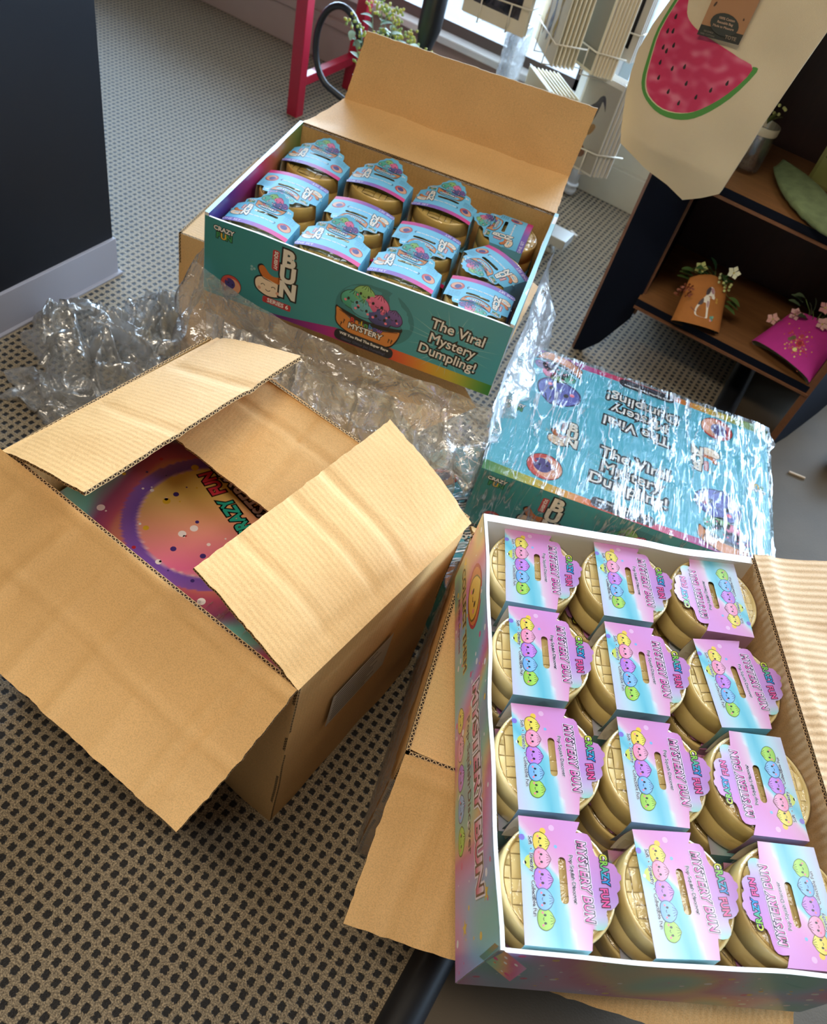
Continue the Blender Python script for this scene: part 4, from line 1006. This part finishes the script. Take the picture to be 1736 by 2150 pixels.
def shelf(z, th=.022):
    mb = MB(); A = [(.095, .034), (.586, .034), (.66, .41), (.078, .41)]
    vs = [(x, y, z - th) for x, y in A] + [(x, y, z) for x, y in A]
    mb.add(vs, [(3, 2, 1, 0), (4, 5, 6, 7), (1, 2, 6, 5), (2, 3, 7, 6), (3, 0, 4, 7)], 0)
    f = [(.095, .0335, z - th), (.586, .0335, z - th), (.586, .0335, z), (.095, .0335, z)]; mb.add(f, [(0, 1, 2, 3)], 1)
    mb.box(.095, .028, z - th - .004, .582, .034, z - th + .002, 2)
    return mb.build('shelf', [BR, NB, EDG], bc)
shelf(.205); shelf(.545); shelf(.93)
mb = MB(); mb.box(.08, .405, .10, .70, .41, .98); mb.build('back_panel', DB, bc)
mb = MB(); mb.box(.10, .385, .02, .66, .41, .18); mb.build('base_board', NB, bc)

# things on the shelves
def petals(mb, c, r, n, col, tilt=.5, mi=0, up=(0, 0, 1), wid=.38):
    c = Vector(c); up = Vector(up).normalized(); a_ = up.orthogonal().normalized(); b_ = up.cross(a_)
    for k in range(n):
        t = 2 * PI * k / n + random.uniform(-.2, .2); d = a_ * math.cos(t) + b_ * math.sin(t); s_ = d.cross(up)
        tip = c + d * r + up * r * tilt; mid = c + d * r * .6 + up * r * tilt * .8
        mb.add([c, mid + s_ * r * wid, tip, mid - s_ * r * wid], [(0, 1, 2, 3)], mi, lin(col), smooth=True)
def leaf(mb, base, dirv, L_, w_, col, bend=-.3):
    b_ = Vector(base); d = Vector(dirv).normalized(); s_ = d.cross(Vector((0, 0, 1)))
    if s_.length < .1: s_ = Vector((1, 0, 0))
    s_.normalize(); up = s_.cross(d)
    vs = []; n = 5
    for i in range(n + 1):
        t = i / n; p = b_ + d * L_ * t + up * L_ * bend * t * t; ww = w_ * math.sin(PI * (t * .92 + .04)) ** .8
        vs += [p - s_ * ww / 2 + up * ww * .15, p, p + s_ * ww / 2 + up * ww * .15]
    fs = []
    for i in range(n): fs += [(3 * i, 3 * i + 1, 3 * i + 4, 3 * i + 3), (3 * i + 1, 3 * i + 2, 3 * i + 5, 3 * i + 4)]
    mb.add(vs, fs, 0, lin(col), smooth=True)
LEAF = print_mat('leaf_and_petal', rough=.55, coat=.0)
def pouch(label, loc, rotz, w_, h_, col, tiltx, art, lining, seed):
    """lens shaped canvas pocket, narrower at the top, open below"""
    t = thing('fabric_pouch', label, 'pouch', loc, rotz)
    mat = simple('canvas_' + str(seed), col, .8, var=.12, scale=60, bump=.4, bscale=900)
    n = 20; m = 12
    def P(u, v, sgn, off=0.0):
        ww = w_ * (1 - .22 * v) / 2; x = (u * 2 - 1) * ww; dep = .030 * (1 - .5 * v) * math.sqrt(max(0, 1 - (u * 2 - 1) ** 2)) + .001
        top = .018 * (1 - (u * 2 - 1) ** 2) * v
        z = h_ * v + top; y = -dep * sgn - off * sgn; 
        return Vector((x, y * math.cos(tiltx) + z * math.sin(tiltx), z * math.cos(tiltx) - y * math.sin(tiltx) + .03 * (1 - v) * math.sin(tiltx) * (1 - (u * 2 - 1) ** 2) * 0 + .004))
    mb = MB()
    for sgn in (1, -1):
        for off, fl2 in ((.0015, False), (-.001, True)):
            vs = [P(i / n, j / m, sgn, off) for j in range(m + 1) for i in range(n + 1)]
            f = [(j * (n + 1) + i, j * (n + 1) + i + 1, (j + 1) * (n + 1) + i + 1, (j + 1) * (n + 1) + i) for j in range(m) for i in range(n)]
            mb.add(vs, f if (sgn > 0) != fl2 else [q[::-1] for q in f], 0 if not fl2 else 1, smooth=True)
    cb = mb.build('canvas_body', [mat, lining], t)
    ab = MB(); art.lay(ab, lambda x, y, h: P(.5 + x / (w_ * (1 - .22 * (y / h_))), y / h_, 1, .002 + h)); ab.build('painted_picture', print_mat('paint_%d' % seed, rough=.7, coat=0), cb)
    return t, P
dog = Art()
body = smooth_loop([(-20, 22), (-22, 34), (-17, 48), (-10, 58), (-3, 68), (-4, 78), (2, 86), (10, 86), (15, 80), (17, 72), (20, 68), (18, 63), (8, 64), (9, 54), (10, 40), (12, 28), (13, 20), (4, 19), (-8, 19)])
dog.fill([body], (236, 226, 206), 0)
dog.fill([smooth_loop([(-4, 68), (-5, 78), (1, 86), (5, 84), (5, 76), (2, 70)])], (66, 50, 52), 1)
dog.fill([smooth_loop([(-18, 44), (-15, 53), (-8, 60), (-6, 52), (-9, 46)])], (84, 68, 66), 1)
dog.fill([smooth_loop([(5, 84), (11, 85), (15, 78), (14, 73), (8, 76)])], (176, 130, 132), 1); dog.fill([smooth_loop([(3, 56), (8, 54), (8, 42), (4, 46)])], (178, 140, 140), 1)
dog.line([(-20, 28), (-30, 34), (-34, 36)], 1.6, (120, 70, 60), 1)
for k in range(7): dog.circ(-14 + random.uniform(-4, 6), 30 + random.uniform(-6, 8), .8, (90, 80, 80), 1, n=6)
dog.circ(8, 78, 1, BK, 2, n=8)
for x, y, c in ((22, 24, (96, 160, 140)), (26, 20, (70, 140, 130)), (23, 18, (230, 150, 150)), (27, 26, (120, 180, 150)), (26, 66, (200, 150, 60)), (27, 60, (200, 150, 60))): dog.circ(x, y, 3.2, c, 1, n=8)
LIN = simple('pouch_lining', (60, 46, 34), .9)
pt, Pf = pouch('orange brown canvas pouch painted with a sitting white and black dog, holding small flowers', (-.056, 1.946, .210), R(22), .128, .112, (176, 108, 44), .72, dog, LIN, 1)
def bouquet(label, top, spread, seed, stems, parent=None):
    random.seed(seed); mb = MB()
    for kind, col, dx, dy, dz in stems:
        b0 = Vector(top); tip = b0 + Vector((dx, dy, dz)); mb.tube([b0 - Vector((0, 0, .03)), b0.lerp(tip, .5) + Vector((0, 0, .006)), tip], .0009, 5, col=lin((96, 120, 60)))
        if kind == 'f': petals(mb, tip, .017, 5, col, .25, up=(dx * 3, -.7, .6)); mb.ball(tip, .003, col=lin((196, 180, 90)), n=6)
        elif kind == 'l':
            for k in range(3): leaf(mb, tip - Vector((0, 0, .012 * k)), (dx + random.uniform(-.02, .02), -.02 + random.uniform(-.03, .03), dz * .4 + .01), .034, .02, col)
        elif kind == 'b':
            for k in range(7): mb.ball(tip + Vector((random.uniform(-.012, .012), random.uniform(-.01, .01), random.uniform(-.01, .01))), .0042, col=lin(col), n=6)
    o_ = mb.build('flower_bunch', LEAF); tag(o_, label, 'flowers'); return o_
bouquet('small bunch of white and yellow green flowers standing in the dog pouch', (-.072, 2.020, .298), .05, 3,
        [('f', (232, 230, 196), .03, -.01, .055), ('l', (60, 96, 50), -.03, 0, .03), ('l', (44, 84, 54), -.012, .0, .035), ('l', (86, 112, 56), -.055, 0, .008), ('b', (200, 206, 130), .03, -.01, .015), ('f', (196, 196, 120), -.045, -.01, .03), ('l', (92, 120, 60), .05, 0, -.012), ('b', (214, 216, 160), .012, 0, .02), ('l', (60, 92, 48), .01, .01, .03)])
mb = MB()
for k in range(10):
    t = k * .63; petals(mb, (-.122 + .012 * math.cos(t), 1.940 + .006 * math.sin(t), .290 + .016 * math.sin(t * 1.7)), .009, 3, (128, 60, 30), .6, up=(math.cos(t), -1, .4))
tag(mb.build('ribbon_bow', LEAF), 'small copper brown bow at the left of the dog pouch', 'bow')
roses = Art(); random.seed(5)
for k in range(150):
    x = random.gauss(6, 15); y = 46 + random.gauss(0, 13) - x * .35; c = random.choice(((210, 60, 70), (232, 170, 80), (200, 50, 80), (236, 206, 120), (220, 110, 70))); roses.circ(x, y, random.uniform(.8, 2.3), c, 0, n=7)
for cx, cy, r, c in ((8, 48, 9, (196, 50, 70)), (8, 48, 5, (150, 30, 56)), (-14, 50, 6, (110, 96, 60)), (-18, 44, 5, (120, 104, 70)), (-2, 64, 5, (190, 60, 80)), (10, 30, 5, (236, 226, 140))): roses.circ(cx, cy, r, c, 1)
pouch('bright pink cloth pouch embroidered with roses at the right end of the lower shelf', (.168, 1.985, .210), R(-18), .178, .118, (196, 46, 142), .92, roses, simple('pouch_lining_green', (120, 116, 84), .9), 2)
bouquet('bunch of pale pink flowers standing in the bright pink pouch', (.190, 2.075, .285), .06, 4,
        [('f', (236, 196, 186), .03, -.02, .035), ('f', (232, 190, 180), .055, -.02, .022), ('f', (214, 150, 150), 0, 0, .06), ('l', (84, 100, 70), -.02, 0, .04), ('f', (220, 170, 170), -.05, 0, .012), ('b', (206, 150, 150), -.045, -.01, .02), ('l', (70, 92, 66), .02, .02, .06), ('f', (238, 206, 196), .07, -.02, .0), ('l', (96, 116, 84), -.05, .02, .05), ('l', (80, 100, 70), .06, .02, .05), ('f', (230, 180, 176), .015, -.02, .03), ('f', (226, 170, 160), -.09, -.01, -.02)])
# knot mark on the shelf is in the wood; green fish-shaped felt piece on the upper shelf
mb = MB(); n = 26; m = 10; vs = []
for i in range(n + 1):
    t = i / n; ww = .052 * (math.sin(PI * min(1, t * 1.02 + .02)) ** .75) + .004
    for j in range(m):
        a_ = 2 * PI * j / m; rough = 1 + .14 * noise.noise(Vector((t * 16, math.cos(a_) * 3, math.sin(a_) * 3)))
        vs.append((-.086 + t * .215 + math.cos(a_) * ww * .5, 2.15 - t * .25 + math.cos(a_) * ww * .75 * rough, .562 + ww * .28 * math.sin(a_) * rough + .02 * abs(math.cos(a_)) * (math.cos(a_) > 0)))
mb.add(vs, [(i * m + j, i * m + (j + 1) % m, (i + 1) * m + (j + 1) % m, (i + 1) * m + j) for i in range(n) for j in range(m)] + [tuple(range(m - 1, -1, -1)), tuple(n * m + j for j in range(m))], 0, smooth=True)
tag(mb.build('felt_leaf', simple('green_felt', (112, 124, 84), .9, var=.5, scale=40, bump=.9, bscale=260)), 'green leaf shaped felt piece lying on the upper shelf', 'felt decoration')
# glass with straw, seen behind the bag
g = thing('glass_vase', 'glass vase with dry straw on the upper shelf beside the canvas bag', 'vase', (-.150, 2.10, .547)); g.scale = (.82, .82, .82)
mb = MB(); mb.lathe([(.030, 0), (.040, .004), (.042, .02), (.040, .13)], 32, cap=False); mb.lathe([(.038, .13), (.036, .02), (.032, .008), (.001, .007)], 32, cap=False); mb.build('glass', film('vase_glass', gloss=.08, haze=.02, rough=.03, bump=0), g)
mb = MB(); random.seed(2)
for k in range(34):
    a_ = random.uniform(0, 6.28); r0 = random.uniform(.002, .028); mb.tube([(r0 * math.cos(a_), r0 * math.sin(a_), .01), (random.uniform(-.026, .026), random.uniform(-.026, .026), .03), (random.uniform(-.03, .03), random.uniform(-.03, .03), random.uniform(.05, .10))], .0006, 4, col=lin((150, 116, 84)))
mb.build('straw', LEAF, g); mb = MB(); mb.lathe([(.0405, .108), (.0415, .11), (.0415, .128), (.0405, .13)], 32, cap=False); mb.build('ribbon', simple('pale_ribbon', (210, 190, 160), .5), g)
mb = MB(); 
for k in range(9): mb.ball((random.uniform(-.02, .03), random.uniform(-.01, .01), .15 + random.uniform(0, .035)), .005, col=lin((190, 180, 110)), n=6)
for k in range(4): leaf(mb, (0, 0, .13), (random.uniform(-.5, .5), -.2, 1), .045, .014, (110, 116, 60))
mb.build('blossom', LEAF, g)
bx = thing('picture_block', 'olive green picture block standing at the right end of the upper shelf', 'picture block', (.010, 2.185, .547), R(-2))
mb = MB(); mb.box(-.02, 0, 0, .16, .03, .19, 1); a = Art(); a.poly([(-20, 0), (160, 0), (160, 190), (-20, 190)], (150, 146, 84), 0); a.poly([(-12, 8), (152, 8), (152, 182), (-12, 182)], (166, 166, 96), 1)
for k in range(40): a.circ(random.gauss(50, 26), random.gauss(80, 34), random.uniform(2, 6), random.choice(((200, 110, 80), (120, 130, 60), (210, 200, 150), (90, 100, 50))), 2, n=8)
a.lay(mb, plane_fn((0, 0, 0), (1, 0, 0), (0, 0, 1))); mb.build('block', [PR, simple('olive_side', (120, 112, 60), .6)], bx)

# ------------------------------------------------------------------ canvas tote with painted melon slice
tote = thing('tote_bag', 'cream canvas tote bag painted with a watermelon slice, hanging before the bookcase', 'tote bag', (-.25, 1.74, .57))
outl = [(-.203, .572), (-.245, .588), (-.300, .602), (-.369, .624), (-.384, .665), (-.399, .714), (-.405, .75), (-.408, .792), (-.40, .84), (-.386, .885), (-.37, .96), (-.35, 1.02), (-.02, 1.06), (-.055, 1.0), (-.085, .965), (-.108, .935), (-.118, .86), (-.130, .76), (-.134, .70), (-.141, .617), (-.170, .594)]
loc_out = [((x + .25) * 1000, (z - .57) * 1000) for x, z in outl]
vs2, fs2 = shape_poly([loc_out], 8)
def bagf(x, y, h, back=False):
    u = max(0, 1 - ((x + 10) / 160) ** 2); puff = .028 * u * min(1, max(0, y) / 90 + .15)
    q = puff + .004 * noise.noise(Vector((x * .012, y * .012, 2))) + .005 * math.exp(-((x + 40 + y * .35) / 22) ** 2) * max(0, 1 - y / 120)
    return Vector((x * .001, (q + .004) if back else (-q - h), y * .001 + .0))
mb = MB(); mb.add([bagf(x, y, 0) for x, y in vs2], fs2, 0, smooth=True); mb.add([bagf(x, y, 0, True) for x, y in vs2], [f[::-1] for f in fs2], 0, smooth=True)
n = len(loc_out); A = [bagf(x, y, 0) for x, y in loc_out] + [bagf(x, y, 0, True) for x, y in loc_out]; mb.add(A, [(i, (i + 1) % n, n + (i + 1) % n, n + i) for i in range(n)], 0)
CANV = simple('cream_canvas', (222, 204, 168), .85, var=.06, scale=10, bump=.35, bscale=700)
tb = mb.build('canvas_body', CANV, tote)
a = Art(); T2 = lambda x, z: ((x + .25) * 1000, (z - .57) * 1000)
flesh = [T2(*p) for p in ((-.369, .895), (-.380, .838), (-.376, .789), (-.368, .752), (-.350, .731), (-.314, .722), (-.275, .730), (-.245, .750), (-.212, .792), (-.192, .842), (-.222, .851), (-.262, .858), (-.300, .863), (-.328, .870), (-.345, .882), (-.355, .905))]
rindo = [T2(*p) for p in ((-.376, .895), (-.387, .838), (-.384, .789), (-.376, .745), (-.353, .722), (-.314, .711), (-.272, .718), (-.239, .740), (-.205, .785), (-.183, .840), (-.192, .846))]
ring = rindo + [T2(*p) for p in ((-.196, .838), (-.216, .790), (-.247, .748), (-.277, .728), (-.314, .720), (-.352, .729), (-.370, .75), (-.378, .789), (-.382, .838), (-.371, .897))]
a.fill([smooth_loop(ring, 3)], (84, 150, 66), 2, 6)
a.fill([smooth_loop([(x * 1.0, y - 2.5) for x, y in flesh], 3)], (226, 216, 170), 1, 8)
a.fill([smooth_loop(flesh, 3)], lambda x, y: mixc3((206, 50, 92), (226, 120, 140), max(0, noise.noise(Vector((x * .05, y * .07, 0))) * 1.3 + .15)), 3, 3.5)
for x, z in ((-.362, .868), (-.356, .846), (-.366, .842), (-.344, .826), (-.362, .815), (-.353, .812), (-.356, .790), (-.329, .790), (-.308, .802), (-.347, .766), (-.292, .778), (-.318, .752), (-.290, .742), (-.264, .764), (-.244, .785), (-.222, .806)):
    X, Y = T2(x, z); a.poly(smooth_loop([(X, Y + 6), (X - 2.6, Y - 1), (X, Y - 4), (X + 2.6, Y - 1)], 3), (44, 38, 34), 5)
mb = MB(); a.lay(mb, lambda x, y, h: bagf(x * 1000, y * 1000, h + .0005)); mb.build('painted_melon', print_mat('fabric_paint', rough=.6, coat=.1), tb)
a = Art(); a.poly([T2(-.309, .862), T2(-.232, .872), T2(-.232, .98), T2(-.309, .98)], (176, 128, 88), 0)
a.poly([T2(-.309, .862), T2(-.232, .872), T2(-.232, .889), T2(-.309, .879)], (56, 56, 48), 1); a.circ(*T2(-.270, .892), 26, (60, 62, 54), 1, 17)
for k, s_ in enumerate(('100% Cotton', 'Reusable Bag', 'Made to Measure')): a.text(s_, T2(-.270, 0)[0], T2(0, .901)[1] - k * 6.5, 5.4, (196, 160, 130), 2, .1, rot=.12)
for k in range(2): a.text('100% COTTON' if k else 'REUSABLE', T2(-.291, 0)[0], T2(0, .873)[1] - k * 5, 4, (120, 112, 96), 2, .1, rot=.12); 
a.text('TOTE', T2(-.250, 0)[0], T2(0, .877)[1], 8, (150, 130, 108), 2, .2, rot=.12)
for x, z in ((-.300, .915), (-.293, .93), (-.248, .925), (-.242, .912)): a.circ(*T2(x, z), 1.8, (80, 60, 44), 2, 4.5, -.3)
mb = MB(); a.lay(mb, lambda x, y, h: bagf(x * 1000, y * 1000, h + .008) + Vector((0, -.004, 0)))
mb.build('swing_tag', print_mat('tag_paper', rough=.6, coat=0), tote)['label'] = 'brown kraft paper tag with dark print'

# ------------------------------------------------------------------ card spinner rack and greeting cards
WM = simple('white_enamel', (226, 228, 232), .35); 
rk = thing('card_rack', 'white metal spinner rack holding greeting cards in front of the window', 'display rack', (-.72, 2.55, 0))
mb = MB(); mb.tube([(0, 0, .16), (0, 0, 1.3)], .014, 12); mb.build('pole', WM, rk)
for x, y in ((.045, -.135), (.03, .19), (-.22, .03)):
    mb = MB(); mb.tube([(0, 0, .22), (x * .5, y * .5, .235), (x * .92, y * .92, .19), (x, y, .12), (x, y, .045)], [.013, .015, .017, .018, .018], 12)
    mb.lathe([(.019, .045), (.023, .043), (.023, .036), (.018, .034), (.022, .022), (.018, .006), (.006, 0)], 16, cx=x, cy=y); mb.build('leg', WM, rk)
mb = MB(); mb.box(-.02, -.26, .045, .19, -.185, .075); mb.tube([(.14, -.22, .045), (.14, -.22, .02)], .006, 8); mb.lathe([(.001, 0), (.014, .003), (.014, .02), (.001, .024)], 12, cx=.14, cy=-.22)
mb.build('foot_bar', simple('satin_steel', (196, 198, 196), .35, metallic=.3), rk, bevel=.002)
def wire(pts, r=.0022): mb = MB(); mb.tube(pts, r, 6); return mb.build('wire_pocket', simple('cream_wire', (222, 212, 194), .4), rk)
def cardgroup(nm, labelf, a_, b_, h, n, off, colr, art=None, lean=0.0, group='greeting cards on the white rack', wirez=.06):
    """n cards; a_->b_ bottom edge in world, off = step from front card backwards"""
    a_ = Vector(a_); b_ = Vector(b_); d = (b_ - a_); W_ = d.length; rz = math.atan2(d.y, d.x); cardm = simple(nm + '_stock', colr, .5, var=.03)
    src = None
    for k in range(n):
        p = a_ + Vector(off) * k
        lab = labelf(k)
        if k == 0:
            t = thing('greeting_card', lab, 'greeting card', p, rz, group); t.rotation_euler = (lean, 0, rz)
            mb = MB(); mb.box(0, 0, 0, W_, .003, h, 1); aa = art or Art()
            aa.lay(mb, plane_fn((0, 0, 0), (1, 0, 0), (0, 0, 1))); cd_ = mb.build('card', [PR, cardm], t)
            mb = MB(); mb.box(-.002, -.0012, -.002, W_ + .002, .0042, h + .004); mb.build('clear_sleeve', FILMT, cd_)
        elif k == 1:
            src = thing('greeting_card', lab, 'greeting card', p, rz, group); src.rotation_euler = (lean, 0, rz)
            mb = MB(); mb.box(0, 0, 0, W_, .003, h, 0); mb.build('card', cardm, src)
        else: dup(src, p, (lean, 0, rz), lab, group)
    q0 = a_ + Vector(off) * n
    f = lambda u, v, z: (lambda p: tuple(Vector((p.x - rk.location.x, p.y - rk.location.y, p.z))))(a_ + d * u + (Vector(off).normalized() if Vector(off).length else Vector((0, 1, 0))) * v + Vector((0, 0, z)))
    D = (Vector(off) * n).length + .008
    wire([f(-.04, D, wirez), f(-.04, -.012, wirez), f(1.04, -.012, wirez), f(1.04, D, wirez)])
    wire([f(.3, -.012, wirez), f(.3, -.012, -.012), f(.3, D, -.012), f(.3, D, h * .9)])
    wire([f(.75, -.012, wirez), f(.75, -.012, -.012), f(.75, D, -.012), f(.75, D, h * .9)])
ph = Art(); ph.poly([(30, 36), (178, 36), (178, 200), (30, 200)], (70, 62, 66), 0)
for k in range(60): ph.circ(random.uniform(40, 170), random.uniform(44, 190), random.uniform(4, 12), random.choice(((50, 46, 52), (120, 108, 100), (90, 80, 84), (36, 32, 40))), 1, n=8)
cardgroup('photo_card', lambda k: 'cream framed photo card at the top left of the rack' if k == 0 else 'plain cream card behind the photo card at the top left of the rack', (-1.095, 2.40, .505), (-.892, 2.40, .52), .23, 3, (0, .010, 0), (226, 216, 196), ph)
yl = Art()
for k in range(3):
    x = 45 + k * 42; yl.fill([smooth_loop([(x, 30), (x + 16, 70), (x + 6, 120), (x + 18, 170), (x + 4, 200), (x - 10, 160), (x, 110), (x - 10, 70)])], ((216, 170, 50), (120, 130, 140), (226, 184, 70))[k], 0); yl.line([(x, 30), (x + 14, 90), (x + 2, 150), (x + 10, 200)], 3, (50, 52, 60), 1)
cardgroup('yellow_card', lambda k: 'card with yellow and grey brush drawing, upper middle of the rack' if k == 0 else 'cream card stacked behind the yellow drawing card', (-.880, 2.468, .495), (-.757, 2.322, .495), .26, 6, (.0095, .008, 0), (232, 222, 196), yl)
gy = Art(); gy.poly([(8, 8), (105, 8), (105, 220), (8, 220)], (176, 170, 156), 0)
cardgroup('grey_card', lambda k: 'grey card in shiny sleeve, front of the upper right stack' if k == 0 else 'cream card in the upper right stack of the rack', (-.768, 2.475, .485), (-.668, 2.420, .485), .25, 7, (.0088, .004, 0), (232, 220, 196), gy)
fr = Art(); fr.poly([(14, 30), (98, 30), (98, 200), (14, 200)], (24, 26, 34), 0); fr.poly([(20, 38), (90, 38), (90, 194), (20, 194)], (110, 88, 76), 1)
for k in range(50): fr.circ(random.uniform(26, 84), random.uniform(44, 188), random.uniform(2, 7), random.choice(((70, 50, 44), (150, 116, 92), (60, 44, 48), (40, 34, 36))), 2, n=7)
cardgroup('frame_card', lambda k: 'grey card with a dark framed print at the upper right of the rack' if k == 0 else 'card behind the dark framed print card', (-.705, 2.50, .535), (-.590, 2.47, .55), .22, 3, (.002, .012, 0), (200, 192, 180), fr)
cardgroup('lower_card', lambda k: 'clear sleeved card at the left of the lower card stack' if k == 0 else 'cream card in the lower stack beside the bird card', (-.868, 2.465, .16), (-.745, 2.345, .16), .265, 8, (.0105, .006, 0), (232, 222, 192), None)
bd = Art(); bd.poly([(6, 6), (118, 6), (118, 255), (6, 255)], (196, 188, 176), 0)
bd.fill([smooth_loop([(20, 120), (18, 150), (34, 176), (52, 196), (60, 214), (68, 222), (76, 220), (84, 205), (90, 184), (82, 196), (72, 206), (70, 190), (66, 160), (56, 130), (46, 110), (30, 96)])], (62, 54, 64), 1)
bd.fill([smooth_loop([(52, 118), (66, 140), (78, 136), (74, 118), (62, 104)])], (176, 130, 70), 2); bd.line([(40, 100), (38, 66)], 2.5, BK, 1); bd.line([(52, 104), (54, 70)], 2.5, BK, 1)
bd.fill([smooth_loop([(24, 40), (34, 66), (60, 72), (74, 52), (60, 36)])], (130, 80, 52), 1)
cardgroup('bird_card', lambda k: 'grey card with a long beaked dark bird, lower right of the rack' if k == 0 else 'card standing behind the bird card', (-.690, 2.47, .215), (-.570, 2.45, .225), .27, 5, (.010, .009, 0), (206, 200, 190), bd)
mb = MB(); 
for k in range(4): mb.box(-.24 + k * .012, -.1, .22, -.236 + k * .012, .0, .5)
cs = mb.build('clear_pocket', FILM, rk)

# ------------------------------------------------------------------ red stand, black pole with hose, berries plant
RED = simple('red_enamel', (168, 22, 52), .35, coat=.3)
rs = thing('metal_stand', 'red square tube metal stand beside the window wall', 'metal stand', (-1.608, 2.37, 0))
mb = MB(); mb.obox((0, 0, 0), (0, 0, 1.0), .042, .04, up=(0, 1, 0)); mb.build('post', RED, rs, bevel=.002)
mb = MB(); mb.obox((-.01, .35, 0), (.03, .33, .5), .04, .04, up=(0, 1, 0)); mb.obox((.03, .33, .5), (.1, .3, 1.0), .04, .04, up=(0, 1, 0)); mb.build('post', RED, rs, bevel=.002)
mb = MB(); mb.obox((0, .02, .11), (-.008, .34, .11), .03, .03); mb.build('crossbar', RED, rs, bevel=.002)
BLK = simple('black_plastic', (26, 28, 34), .32, spec=.6)
pl = thing('vacuum_wand', 'black tapered pole with a looped black hose standing by the window', 'vacuum cleaner', (-1.20, 2.42, 0))
mb = MB(); mb.tube([(-.02, 0, .0), (-.01, 0, .28), (0, 0, .33), (.002, 0, .36), (.006, 0, .42), (.01, 0, .55), (.012, 0, 1.2)], [.030, .030, .026, .023, .036, .036, .036], 20); mb.build('pole', BLK, pl)
hz = [(-.27 + .085 * math.cos(t), -.05, .262 + .125 * math.sin(t)) for t in [k * PI / 18 for k in range(2, 27)]]
mb = MB(); mb.tube([(-.05, -.02, .34)] + [(-.12, -.04, .37)] + hz + [(-.17, -.03, .10), (-.10, 0, .08), (-.03, 0, .06)], .0105, 10); mb.build('hose', BLK, pl)
pp = thing('potted_plant', 'grey green plant with yellow berries standing behind the cardboard lid', 'plant', (-1.235, 2.27, 0))
mb = MB(); mb.lathe([(.045, 0), (.06, .01), (.07, .14), (.066, .14), (.06, .12), (.001, .12)], 28); mb.build('pot', simple('dark_pot', (70, 64, 60), .6), pp)
random.seed(21); mb = MB(); st = MB()
for k in range(26):
    a_ = random.uniform(0, 6.28); sp_ = random.uniform(.02, .12); tip = Vector((sp_ * math.cos(a_) * 1.1, sp_ * math.sin(a_) * .7, random.uniform(.33, .50) - sp_ * .55))
    st.tube([(0, 0, .12), tip * .6 + Vector((0, 0, .05)), tip], .0016, 5, col=lin((120, 140, 110)))
    for q in range(7):
        f_ = .45 + q * .08; bpt = Vector((0, 0, .12)).lerp(tip, f_)
        leaf(mb, bpt, (random.uniform(-1, 1), random.uniform(-1, 1), random.uniform(-.2, .5)), .034, .022, random.choice(((150, 176, 160), (120, 156, 140), (172, 196, 176), (104, 140, 116))))
    for q in range(12): mb.ball(tip + Vector((random.uniform(-.02, .02), random.uniform(-.018, .018), random.uniform(-.012, .02))), .0048, col=lin(random.choice(((206, 204, 96), (186, 194, 96), (160, 184, 110)))), n=6)
mb.build('foliage', LEAF, pp); st.build('stem', LEAF, pp)

# ------------------------------------------------------------------ odds and ends on the floor
random.seed(9)
mb = MB(); mb.box(-.017, -.005, 0, .017, .005, .003); o = mb.build('paper_scrap', WH, bevel=.001); o.location = (-.565, 2.505, .0005); o.rotation_euler = (0, 0, -.5); tag(o, 'small white paper scrap on the carpet by the rack', 'paper scrap')
mb = MB(); mb.box(-.022, -.003, 0, .022, .003, .005); o = mb.build('wood_stick', simple('pale_wood', (214, 190, 160), .6), bevel=.001); o.location = (.362, 1.905, -.0035); o.rotation_euler = (0, 0, .2); tag(o, 'short pale stick on the brown floor right of the wrapped box', 'stick')
mb = MB(); mb.ball((0, 0, .04), .045, n=18, sc=(1, 1.3, .9)); mb.ball((-.012, -.05, .012), .014, n=10, col=(1, 1, 1, 1), mi=1)
o = mb.build('figurine', [simple('brown_glaze', (72, 40, 22), .3, var=.4, scale=20), WH]); o.location = (.462, 2.03, -.004); tag(o, 'brown rounded ornament with a white tip at the right edge of the floor', 'ornament')
